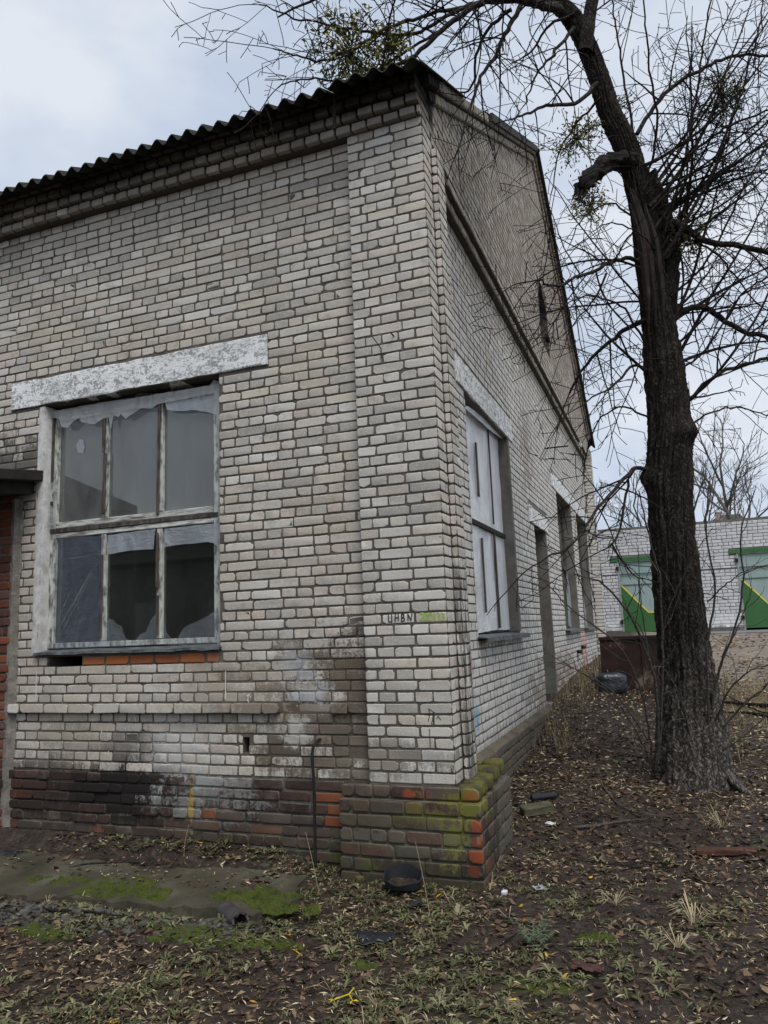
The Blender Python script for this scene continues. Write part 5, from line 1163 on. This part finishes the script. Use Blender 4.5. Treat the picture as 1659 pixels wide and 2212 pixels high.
def moss_patch(px, py, rx, ry, label, h=.018, zf=None):
    p = on(px, py, 2, .12); cx_, cy_ = p[0], p[1]; n = 900; a = rs.rand(n)*2*math.pi; r = np.sqrt(rs.rand(n)); x = cx_+np.cos(a)*r*rx*(1+.3*np.sin(3*a+px)); y = cy_+np.sin(a)*r*ry*(1+.3*np.cos(2*a+py))
    keep = fbm(x*9, y*9, 3)+.25*(1-r) > .43; x, y, r = x[keep], y[keep], r[keep]; n = len(x)
    z = np.maximum(hgt(x, y), (np.array([SLZ(a_, b_) for a_, b_ in zip(x, y)]) if zf else -1))
    s = rs.uniform(.008, .020, n); hh = s*rs.uniform(.5, .9, n); V = []; 
    ring = np.linspace(0, 2*math.pi, 6, endpoint=False)
    V = np.zeros((n, 13, 3)); 
    for q in range(6):
        V[:, q] = np.stack([x+np.cos(ring[q])*s*1.1, y+np.sin(ring[q])*s*1.1, z-.004], -1); V[:, 6+q] = np.stack([x+np.cos(ring[q]+.4)*s*.7, y+np.sin(ring[q]+.4)*s*.7, z+hh*.75], -1)
    V[:, 12] = np.stack([x, y, z+hh], -1); k = np.arange(6); k2 = (k+1) % 6
    Q = np.stack([k, k2, 6+k2, 6+k], -1); T3 = np.stack([6+k, 6+k2, np.full(6, 12)], -1); off = (np.arange(n)*13)[:, None, None]
    link('moss', mesh_np('moss', V.reshape(-1, 3), [(Q[None]+off).reshape(-1, 4), (T3[None]+off).reshape(-1, 3)], M_MOSS), label=label, cat='moss', kind='stuff')
moss_patch(230, 1900, .62, .15, 'bright green moss carpet on the slab below the window', zf=1); moss_patch(345, 1925, .10, .05, 'yellow-green moss cushion on the front edge of the slab', zf=1); moss_patch(575, 1930, .34, .17, 'moss carpet at the right end of the slab', zf=1)
moss_patch(440, 1985, .50, .13, 'moss on the rubble left of the clay pipe shard'); moss_patch(650, 1842, .34, .05, 'moss along the foot of the red plinth'); moss_patch(780, 2165-130, .06, .04, 'small moss cushion in the weeds'); moss_patch(330, 1990, .05, .03, 'round moss cushion on the rubble before the slab'); moss_patch(1280, 1985, .12, .06, 'moss spot on the open soil right of the feathery plant')
moss_patch(90, 1975, .2, .06, 'moss on rubble at the left edge of the slab front')
# ------------------------------------------------------------------ rubble
def rocks(n, x, y, s, mat, name, **kw):
    V = np.zeros((n, 8, 3)); z = hgt(x, y)
    for q in range(8):
        sx, sy, sz = ((q & 1)*2-1), ((q >> 1 & 1)*2-1), ((q >> 2 & 1)*2-1)
        V[:, q] = np.stack([x+sx*s*rs.uniform(.3, .8, n), y+sy*s*rs.uniform(.3, .8, n), z+sz*s*rs.uniform(.15, .5, n)+s*.1], -1)
    F = np.array([(0, 2, 3, 1), (4, 5, 7, 6), (0, 1, 5, 4), (2, 6, 7, 3), (0, 4, 6, 2), (1, 3, 7, 5)]); off = (np.arange(n)*8)[:, None, None]
    link(name, mesh_np(name, V.reshape(-1, 3), (F[None]+off).reshape(-1, 4), mat), **kw)
n = 900; t = rs.rand(n); P1, P2 = np.array(gp_(-40, 1965, .05)), np.array(gp_(560, 1995, .05)); xx = P1[0]+(P2[0]-P1[0])*t+rs.normal(0, .05, n); yy = P1[1]+(P2[1]-P1[1])*t+rs.normal(0, .10, n)
rocks(n, xx, yy, rs.uniform(.006, .028, n)*np.where(rs.rand(n) < .07, 1.8, 1), M_STONE, 'rubble', label='grey crumbled concrete rubble along the front of the slab', cat='rubble', kind='stuff')
n = 500; xx = rs.uniform(-3.5, 3, n); yy = rs.uniform(-2.8, 3, n); rocks(n, xx, yy, rs.uniform(.004, .014, n), M_STONE, 'pebbles', label='small pale pebbles scattered in the soil', cat='pebbles', kind='stuff')
# ------------------------------------------------------------------ leaf litter
def inside_solid(x, y):
    return ((x > -.86) & (x < .19) & (y > -.07) & (y < .95)) | ((x < -.1) & (y > .03)) | ((y > .9) & (x < -.04)) 
def leaves(n, xr, yr, lr, label, mat, name='leaf_litter', dens=None, tone=(0, 1), lift=.012, wr=(.13, .22), curl=.35, cat='leaves'):
    x = rs.uniform(*xr, n); y = rs.uniform(*yr, n); keep = ~inside_solid(x, y)
    if dens is not None: keep &= rs.rand(n) < dens(x, y)
    keep &= ~((x < -1.3) & (y > -.85) & (y < -.08) & (rs.rand(n) > .22))
    x, y = x[keep], y[keep]; n = len(x); z = hgt(x, y)
    sl_in = np.array([(-3.9 < a < -1.15 and -.62 < b < .1) for a, b in zip(x, y)]); z = np.where(sl_in, np.maximum(z, .114+.06*(y+.3)), z)
    L = rs.uniform(*lr, n); W = L*rs.uniform(*wr, n); a = rs.rand(n)*2*math.pi; tl = rs.normal(0, .22, n); rl = rs.normal(0, .5, n)
    dx = np.stack([np.cos(a)*np.cos(tl), np.sin(a)*np.cos(tl), np.sin(tl)], -1); sdv = np.stack([-np.sin(a)*np.cos(rl), np.cos(a)*np.cos(rl), np.sin(rl)], -1); up = np.cross(dx, sdv)
    c = np.stack([x, y, z+rs.uniform(.001, lift, n)+np.abs(tl)*L*.3], -1); c_ = rs.uniform(-curl, curl, n)[:, None]
    L = L[:, None]; W = W[:, None]
    V = np.stack([c-dx*L/2, c-dx*L*.1-sdv*W/2+up*L*c_*.25, c-dx*L*.1+up*L*(c_*.25-.04), c-dx*L*.1+sdv*W/2+up*L*c_*.25, c+dx*L/2+up*L*c_*.1], 1)
    F = np.array([(0, 1, 2), (0, 2, 3), (1, 4, 2), (2, 4, 3)]); off = (np.arange(n)*5)[:, None, None]
    link(name, mesh_np(name, V.reshape(-1, 3), (F[None]+off).reshape(-1, 3), mat, {'tone': np.repeat(rs.uniform(tone[0], tone[1], n), 5)}), label=label, cat=cat, kind='stuff')
d1 = lambda x, y: np.clip((fbm(x*2.0+5, y*2.0, 4)-.30)*3.0, .07, 1)*np.where((x > .9) & (y < -1.7), .45, 1)
leaves(52000, (-3.4, 3.6), (-3.0, 2.2), (.012, .052), 'narrow straw coloured fallen leaves thickly strewn over the near ground', M_LEAF, dens=d1, tone=(.30, .93), wr=(.10, .26), curl=.9)
leaves(24000, (-3.4, 4.2), (-3.0, 4), (.03, .07), 'dark brown rotting leaves matted on the near ground', M_LEAF, tone=(0, .46), wr=(.25, .65), lift=.010, curl=.9)
leaves(3000, (-3.4, 3.6), (-3.0, 3), (.03, .06), 'bigger curled brown leaves lying between the straw coloured ones', M_LEAF, dens=d1, tone=(.05, .55), wr=(.28, .5), lift=.02, curl=1.6)
leaves(34000, (-.1, 9), (2.0, 9), (.03, .065), 'brown leaves strewn around the trunk and along the gable wall', M_LEAF, tone=(.05, .9), wr=(.15, .4))
leaves(9000, (1.4, 11), (8, 15.2), (.05, .12), 'scattered leaves and straw over the sandy yard before the garages', M_LEAF, dens=lambda x, y: np.clip((fbm(x*.7, y*1.2, 4)-.36)*4, .03, .9), tone=(.1, .75), wr=(.2, .5))
leaves(60, (-2.5, 2.6), (-2.4, 1.5), (.035, .06), 'few bright yellow fallen leaves in the weeds', attr_leaf('yellow_leaves', [(0, (.5, .34, .02)), (1, (.55, .25, .02))]), 'yellow_leaves', tone=(0, 1), wr=(.3, .5))
# twigs lying about
cs = []
for q in range(420):
    x = rs.uniform(-3.2, 3.6); y = rs.uniform(-2.8, 5); 
    if inside_solid(np.array([x]), np.array([y]))[0]: continue
    a = rs.rand()*6.28; L = rs.uniform(.08, .45); P = []
    for w in range(7): P.append((x, y, float(hgt(x, y))+.008+rs.uniform(0, .012))); x += math.cos(a)*L/6; y += math.sin(a)*L/6; a += rs.normal(0, .25)
    cs.append((np.array(P), np.linspace(rs.uniform(.0018, .005), .001, 7)))
V, F = tube_np(cs, 4); link('fallen_twigs', mesh_np('fallen_twigs', V, F, M_TWIG), label='thin fallen twigs scattered over the leaf litter', cat='twigs', kind='stuff')
# ------------------------------------------------------------------ weeds
def rosettes(n, xr, yr, sz, mat, label, name, dens, blades=(6, 11), cat='weeds', wide=.22, up=.5, tone=(0, 1)):
    x = rs.uniform(*xr, n); y = rs.uniform(*yr, n); k = (~inside_solid(x, y)) & (rs.rand(n) < dens(x, y)) & ~((x < -1.3) & (y > -.9) & (y < -.08)); x, y = x[k], y[k]; VV = []; TT = []
    for px, py in zip(x, y):
        s = rs.uniform(*sz); nb = rs.randint(*blades); z = float(hgt(px, py)); t0 = rs.uniform(*tone)
        for b in range(nb):
            a = rs.rand()*6.28; L = s*rs.uniform(.5, 1.1); e = rs.uniform(.15, up); w = L*wide*rs.uniform(.5, 1.2)/2; d = np.array([math.cos(a), math.sin(a), 0]); s_ = np.array([-d[1], d[0], 0]); c = np.array([px, py, z])
            p1 = c+d*L*.45+np.array([0, 0, L*e]); p2 = c+d*L+np.array([0, 0, L*e*.8])
            VV += [c-s_*w*.3, c+s_*w*.3, p1-s_*w, p1+s_*w, p2]; TT += [min(1, max(0, t0+rs.normal(0, .12)))]*5
    V = np.array(VV); m_ = len(V)//5; off = (np.arange(m_)*5)[:, None, None]
    link(name, mesh_np(name, V, [(np.array([(0, 1, 3, 2)])[None]+off).reshape(-1, 4), (np.array([(2, 3, 4)])[None]+off).reshape(-1, 3)], mat, {'tone': TT}), label=label, cat=cat, kind='stuff')
wd1 = lambda x, y: np.clip((fbm(x*1.9+1, y*1.9+4, 4)-.42)*6.5, .02, 1)*np.where((x > .9) & (y < -1.2), .15, 1)*np.where((x < .9), 1, .5)
rosettes(8500, (-3.2, 2.6), (-2.9, .2), (.025, .075), M_WEED, 'low green weeds and grass sprouts growing through the leaf litter', 'weeds', wd1)
rosettes(1100, (-.0, 4.5), (.0, 4.5), (.03, .09), M_WEED, 'sparse green weeds behind the corner and around the trunk', 'weeds', lambda x, y: np.clip((fbm(x*1.3+8, y*1.3, 3)-.42)*4, .02, 1))
rosettes(900, (-3.2, 3.2), (-2.8, 1.5), (.05, .13), M_DRY, 'dry straw grass blades lying among the weeds', 'dry_grass', lambda x, y: np.clip((fbm(x*1.2+2, y*1.2+8, 3)-.35)*2, .05, 1), (4, 9), 'grass', .05, .7)
rosettes(1500, (-.02, 2.0), (2.6, 9), (.07, .2), M_DRY, 'dry brown grass fringe along the foot of the gable wall', 'dry_grass', lambda x, y: np.where(x < .35+.12*np.maximum(y-5, 0), .9, .04), (4, 9), 'grass', .03, 2.2, (.0, .7))
rosettes(5000, (1.9, 11), (3.8, 9.5), (.05, .14), M_DRY, 'pale dry turf in the yard behind the trunk', 'dry_grass', lambda x, y: np.clip((fbm(x*.8, y*.8, 3)-.3)*2.5, .05, .9), (4, 8), 'grass', .05, 1.2, (.0, .8))
def plant(px, py, s, nb, mat, name, label, cat='plant', wide=.2, up=.9, tone=.6, feather=False):
    p = ghit(px, py); VV = []; TT = []
    for b in range(nb):
        a = rs.rand()*6.28; L = s*rs.uniform(.6, 1.1); e = rs.uniform(.1, up); d = np.array([math.cos(a), math.sin(a), 0]); s_ = np.array([-d[1], d[0], 0])
        segs = 6 if feather else 1
        for q in range(segs):
            f = (q+1)/segs; c = p+d*L*f*.8*(1 if feather else 0)+np.array([0, 0, L*e*f*(1 if feather else 0)])
            for sg in ((-1, 1) if feather else (0,)):
                dd = d+s_*sg*.9; l = L*(.35*(1.1-f*.6) if feather else 1); w = l*wide/2; s2 = np.array([-dd[1], dd[0], 0]); p1 = c+dd*l*.5+np.array([0, 0, l*(.2 if feather else e*.8)]); p2 = c+dd*l+np.array([0, 0, l*(.1 if feather else e*.6)])
                VV += [c-s2*w*.3, c+s2*w*.3, p1-s2*w, p1+s2*w, p2]; TT += [min(1, max(0, tone+rs.normal(0, .12)))]*5
    V = np.array(VV); m_ = len(V)//5; off = (np.arange(m_)*5)[:, None, None]
    link(name, mesh_np(name, V, [(np.array([(0, 1, 3, 2)])[None]+off).reshape(-1, 4), (np.array([(2, 3, 4)])[None]+off).reshape(-1, 3)], mat, {'tone': TT}), label=label, cat=cat)
M_MUG = attr_leaf('grey_green_leaves', [(0, (.05, .075, .04)), (1, (.15, .19, .11))])
plant(1155, 2040, .13, 26, M_MUG, 'feathery_weed', 'silvery green feathery weed right of the middle foreground', wide=.25, feather=True, up=1.3)
plant(990, 1980, .08, 14, M_WEED, 'leafy_weed', 'green leafy weed in front of the corner block', wide=.3, tone=.9); plant(715, 2065, .08, 16, M_WEED, 'leafy_weed', 'bright green leafy weed beside the dark rag', wide=.3, tone=1.)
plant(815, 1815, .10, 16, M_WEED, 'leafy_weed', 'rosette weed at the foot of the wall left of the iron rod', wide=.25, tone=.7); plant(490, 1830-2, .10, 16, M_WEED, 'leafy_weed', 'dark rosette weed at the wall foot under the paint splash', wide=.25, tone=.3)
plant(1448, 1870, .08, 14, M_WEED, 'leafy_weed', 'fresh green weed in the brown leaves below the trunk', wide=.25, tone=.8); plant(1340, 2060+60, .07, 10, M_WEED, 'leafy_weed', 'small weed beside the dry grass tufts', wide=.25, tone=.5)
plant(1500, 2000, .16, 34, M_DRY, 'dry_grass_tuft', 'upper pale dry grass tuft in the right foreground', wide=.04, up=1.2, tone=.9); plant(1465, 2050, .15, 30, M_DRY, 'dry_grass_tuft', 'lower pale dry grass tuft in the right foreground', wide=.04, up=1.0, tone=1.)
plant(1070, 1905-30, .14, 30, M_DRY, 'dry_grass_tuft', 'dry grass tuft right behind the corner block', wide=.04, up=.9, tone=.7); plant(1560, 1790, .18, 34, M_DRY, 'dry_grass_tuft', 'wispy dry grass tuft right of the trunk foot', wide=.03, up=1.2, tone=.7); plant(1330, 1955, .16, 26, M_DRY, 'dry_grass_tuft', 'matted dry grass tuft in the middle right ground', wide=.04, up=.6, tone=.8)
for (px, py, dx, h_) in ((397, 1830+20, .03, .22), (800+130, 1985, -.08, .42), (690, 1935, -.10, .38)):
    p = ghit(px, py); C = smooth_path([p, p+np.array([dx*.4, 0, h_*.5]), p+np.array([dx, .02, h_])], 12); lb = {397: 'single dry pale stalk standing at the left wall foot', 930: 'thin dry stalk in front of the corner block', 690: 'tall thin dry stalk before the right end of the slab'}[px]
    V, F = tube_np([(C, np.linspace(.0022, .0012, 12))], 4); link('dry_stalk', mesh_np('dry_stalk', V, F, M_DRY, {'tone': np.full(len(V), .9)}), label=lb, cat='stalk')
# ------------------------------------------------------------------ single things on the ground
def gz(x, y): return float(hgt(x, y))
p = ghit(502, 1985)
# clay pipe shard: part of a thick tube
mb = MB(); n = 14; V = []; F = []
dirv = np.array([.82, -.57, 0]); dirv /= np.linalg.norm(dirv); nv = np.array([-dirv[1], dirv[0], 0])
for s_ in (-.12, .12):
    for r_ in (.052, .040):
        for q in range(n): 
            a = math.radians(-20+q*220/(n-1)); c = p+dirv*(s_+.01*math.sin(q*1.7)); V.append(tuple(c+nv*math.cos(a)*r_+np.array([0, 0, math.sin(a)*r_+.018])))
for q in range(n-1):
    F += [(q, q+1, 2*n+q+1, 2*n+q), (n+q+1, n+q, 3*n+q, 3*n+q+1), (q+1, q, n+q, n+q+1), (2*n+q, 2*n+q+1, 3*n+q+1, 3*n+q)]
F += [(0, 2*n, 3*n, n), (n-1, 2*n-1, 4*n-1, 3*n-1)]
mb.add(V, F).build('pipe_shard', M_CLAY, smooth=False, label='dark half-round clay pipe shard lying on rubble before the slab', cat='pipe shard')
# black rubber basin by the block
p = ghit(882, 1912); p[1] = min(p[1], -.17); p[2] = float(hgt(p[0], p[1]))+.015; mb = MB(); n = 30; V = []; F = []
for q in range(n):
    a = q*2*math.pi/n; hh = .035+.075*(.5+.5*math.sin(a))**1.2+.006*math.sin(a*5)
    for (r_, z_) in ((.135, 1.), (.120, .0), (.07, -.05), (.065, .04), (.110, .06), (.124, 1.)):
        V.append((p[0]+math.cos(a)*r_, p[1]+math.sin(a)*r_*.72, p[2]+.012+z_*hh))
for q in range(n):
    for w in range(6): F.append((q*6+w, ((q+1) % n)*6+w, ((q+1) % n)*6+(w+1) % 6, q*6+(w+1) % 6))
mb.add(V, F); BZ = empty('rubber_basin', tuple(p), 'torn black rubber basin half full of dirt at the foot of the corner block', 'basin'); mb.build('bowl', M_BLACK, BZ)
mb = MB(); mb.add([(p[0]+math.cos(a)*.112, p[1]+math.sin(a)*.08, p[2]+.03+.015*math.sin(a)+.006*math.sin(a*3)) for a in np.linspace(0, 6.28, 12, endpoint=False)], [tuple(range(12))]); mb.build('dirt', M_GROUND, BZ)
def rag(px, py, sx, sy, rot, mat, name, label, cat, seed, th=.006, amp=.02):
    p = ghit(px, py); n = 16; U, W = np.meshgrid(np.linspace(-1, 1, n), np.linspace(-1, 1, n)); r = np.maximum(np.abs(U), np.abs(W))+1e-6
    x = U*sx/2*(1+.35*(fbm(U*2+seed, W*2+seed, 2)-.4)); y = W*sy/2*(1+.5*(fbm(W*2+seed*2, U*2+3, 2)-.4)); X_ = p[0]+x*math.cos(rot)-y*math.sin(rot); Y_ = p[1]+x*math.sin(rot)+y*math.cos(rot)
    Z_ = hgt(X_, Y_)+.008+fbm(U*3+seed*5, W*3, 3)*amp; V1 = np.stack([X_, Y_, Z_+th], -1).reshape(-1, 3); V2 = np.stack([X_, Y_, Z_], -1).reshape(-1, 3)
    a = np.arange(n-1)[:, None]*n; b = np.arange(n-1)[None]; F1 = np.stack([a+b, a+b+1, a+n+b+1, a+n+b], -1).reshape(-1, 4); m_ = n*n
    E = [list(range(n)), list(range(n-1, m_, n)), list(range(m_-1, m_-n-1, -1)), list(range(m_-n, -1, -n))]; S = []
    for e_ in E:
        for u_, v_ in zip(e_[:-1], e_[1:]): S.append((u_, m_+u_, m_+v_, v_))
    link(name, mesh_np(name, np.concatenate([V1, V2]), [F1, F1[:, ::-1]+m_, np.array(S)], mat, smooth=False), label=label, cat=cat)
rag(815, 2035, .20, .12, .5, M_BLACK, 'tar_paper', 'flat black tar paper scrap among weeds in the middle foreground', 'scrap', 3); rag(905, 1960, .12, .05, .3, M_BLACK, 'tar_paper', 'small black tar paper scrap just behind the larger one', 'scrap', 5)
rag(20, 1855, .18, .10, .2, M_BLACK, 'tar_paper', 'black tar paper scrap at the left edge on the slab', 'scrap', 7, amp=.05)
rag(1167, 1925, .085, .06, .9, M_FILMW, 'plastic_scrap', 'translucent plastic scrap on soil right of the corner block', 'plastic scrap', 4, .002); rag(1190, 1785, .08, .05, 0, M_WHITE, 'plastic_scrap', 'crumpled white scrap beside the wooden blocks', 'plastic scrap', 8, .004)
rag(1270, 2065+40, .16, .06, -.3, simple('dark_red_brown_leaf', [(.3, (.05, .02, .018)), (.7, (.10, .045, .04))], 8, .6), 'dead_leaf', 'dark red crumpled dead leaf below the feathery weed', 'leaf', 6, .002, .04)
# wood block, black tube, red board
p = ghit(1160, 1760); mb = MB(); mb.obox((p[0], p[1]+.02, p[2]+.035), .26, .11, .07, (.05, -.08, .55), .01); mb.build('wood_block', simple('mossy_wood', [(.3, (.05, .05, .03)), (.7, (.12, .11, .07))], 8), bevel=.01, label='mossy wooden block lying by the gable wall foot', cat='wood block')
p = ghit(1175, 1735); mb = MB(); mb.tube([tuple(p+np.array([-.09, -.06, .05])), tuple(p+np.array([.09, .09, .05]))], .024, 10); mb.build('black_tube', M_BLACK, label='short black tube lying on the mossy wooden block', cat='tube')
p = ghit(1570, 1848); mb = MB(); V = []; F = []
for q, s_ in enumerate(np.linspace(-.19, .19, 9)):
    w = .045+rnd.uniform(-.008, .008)*(1 if 0 < q < 8 else 2); V += [(p[0]+s_, p[1]-w+s_*.2, p[2]+.012), (p[0]+s_, p[1]-w+s_*.2, p[2]+.04+rnd.uniform(-.003, .003)), (p[0]+s_, p[1]+w+s_*.2, p[2]+.045+rnd.uniform(-.004, .004)), (p[0]+s_, p[1]+w+s_*.2, p[2]+.012)]
for q in range(8):
    for w in range(4): F.append((q*4+w, q*4+(w+1) % 4, q*4+4+(w+1) % 4, q*4+4+w))
F += [(0, 1, 2, 3), (32, 33, 34, 35)]
mb.add(V, F).build('rotten_board', M_REDP, label='short rotten red-brown board on the ground at the right', cat='board')
def stick(pts, r, label, mat=M_TWIG, name='fallen_branch', lift=.012):
    P = []
    for (px, py) in pts: q = ghit(px, py); P.append(q+np.array([0, 0, lift+r*.6]))
    C = smooth_path(P, 24); C[:, 2] += rs.uniform(0, .006, 24); V, F = tube_np([(C, np.linspace(r, r*.4, 24))], 7); link(name, mesh_np(name, V, F, mat, smooth=True), label=label, cat='branch')
stick([(1240, 1795), (1290, 1790), (1340, 1782), (1400, 1775)], .014, 'thick pale fallen branch lying across the soil below the trunk', M_SHOOT); stick([(1255, 1790), (1300, 1765), (1325, 1770)], .008, 'thin side branch crossing the fallen branch below the trunk')
stick([(1300, 1700), (1340, 1745), (1400, 1765), (1450, 1770)], .008, 'curved fallen branch in front of the trunk foot', M_SHOOT); stick([(1659, 1530), (1600, 1525), (1545, 1520)], .03, 'upper branch of the brushwood pile right of the trunk'); stick([(1690, 1560), (1620, 1545), (1560, 1545)], .025, 'lower branch of the brushwood pile right of the trunk')
stick([(1700, 1545), (1640, 1540), (1560, 1500)], .015, 'thin steep branch of the brushwood pile right of the trunk'); stick([(100, 1905), (180, 1875), (280, 1870), (320, 1872)], .010, 'dark bowed branch lying on the mossy slab'); stick([(500, 1905), (560, 1915), (620, 1930)], .006, 'thin reddish twig lying at the right end of the slab', simple('reddish_twig', [(.3, (.12, .05, .03)), (.7, (.18, .08, .05))], 5))
stick([(100, 1972), (200, 1978), (290, 1990)], .009, 'dark branch lying in the rubble before the slab'); stick([(1020, 2100), (1080, 2050), (1150, 2000)], .006, 'dark twig in the right foreground under the feathery weed'); stick([(560, 2060), (600, 2110), (640, 2140)], .005, 'thin dark twig in the middle foreground weeds')
# yellow mistletoe twigs
p = ghit(752, 2160); mb = MB(); c = p+np.array([0, 0, .012])
mb.tube([tuple(c+np.array([0, .07, .01])), tuple(c+np.array([0, .01, .008]))], .003, 6); mb.tube([tuple(c+np.array([0, .012, .008])), tuple(c+np.array([-.045, -.055, .008]))], .0028, 6); mb.tube([tuple(c+np.array([0, .012, .008])), tuple(c+np.array([.04, -.04, .008]))], .0028, 6)
def blade(mb, c, d, L, w):
    d = np.array([d[0], d[1], 0.]); d /= np.linalg.norm(d); s_ = np.array([-d[1], d[0], 0])*w/2
    mb.add([tuple(c), tuple(c+d*L*.5+s_+[0, 0, .006]), tuple(c+d*L), tuple(c+d*L*.5-s_+[0, 0, .004]), tuple(c+d*L*.5-[0, 0, .003])], [(0, 3, 2, 1), (0, 1, 4), (1, 2, 4), (2, 3, 4), (3, 0, 4)])
for dx, dy, a, b in ((-.045, -.055, -.4, -1), (-.045, -.055, -1, -.4), (.04, -.04, .1, -1), (.04, -.04, 1, .1)): blade(mb, c+np.array([dx, dy, .006]), (a, b), .032, .012)
mb.build('mistletoe_twig', M_YEL, label='forked bright yellow mistletoe twig at the bottom centre', cat='twig')
p = ghit(640, 2060); mb = MB(); c = p+np.array([0, 0, .012]); mb.tube([tuple(c), tuple(c+np.array([.06, -.05, .004]))], .003, 6); blade(mb, c, (-1, .3), .035, .014); blade(mb, c, (-.4, 1), .03, .012)
mb.build('mistletoe_twig', simple('orange_yellow_twig', [(.3, (.55, .32, .02)), (.7, (.6, .42, .04))], 8), label='small orange-yellow twig left of the black tar paper', cat='twig')
p = ghit(1108, 2167); mb = MB(); blade(mb, p+np.array([-.02, 0, .012]), (1, .15), .055, .014); mb.build('yellow_leaf', M_YEL, label='single bright yellow leaf at the bottom right of centre', cat='leaf')
# loose bricks and stones
for (px, py, s_, mt, lb) in ((575, 1880-5, .05, M_STONE, 'pale stone at the right end of the slab'), (1090, 1935-3, .045, M_WHITE, 'small white stone in front of the block corner'), (778, 1905, .09, M_ALG, 'mossy brick fragment left of the rubber basin'), (655, 1900, .045, M_STONE, 'grey stone at the left foot of the corner block')):
    p = ghit(px, py); lump((p[0], p[1], p[2]+s_*.25), s_, s_*.8, s_*.6, rnd.random()*3, mt, 'stone', None, px, .02, label=lb, cat='stone')
print('objects', len(bpy.data.objects))
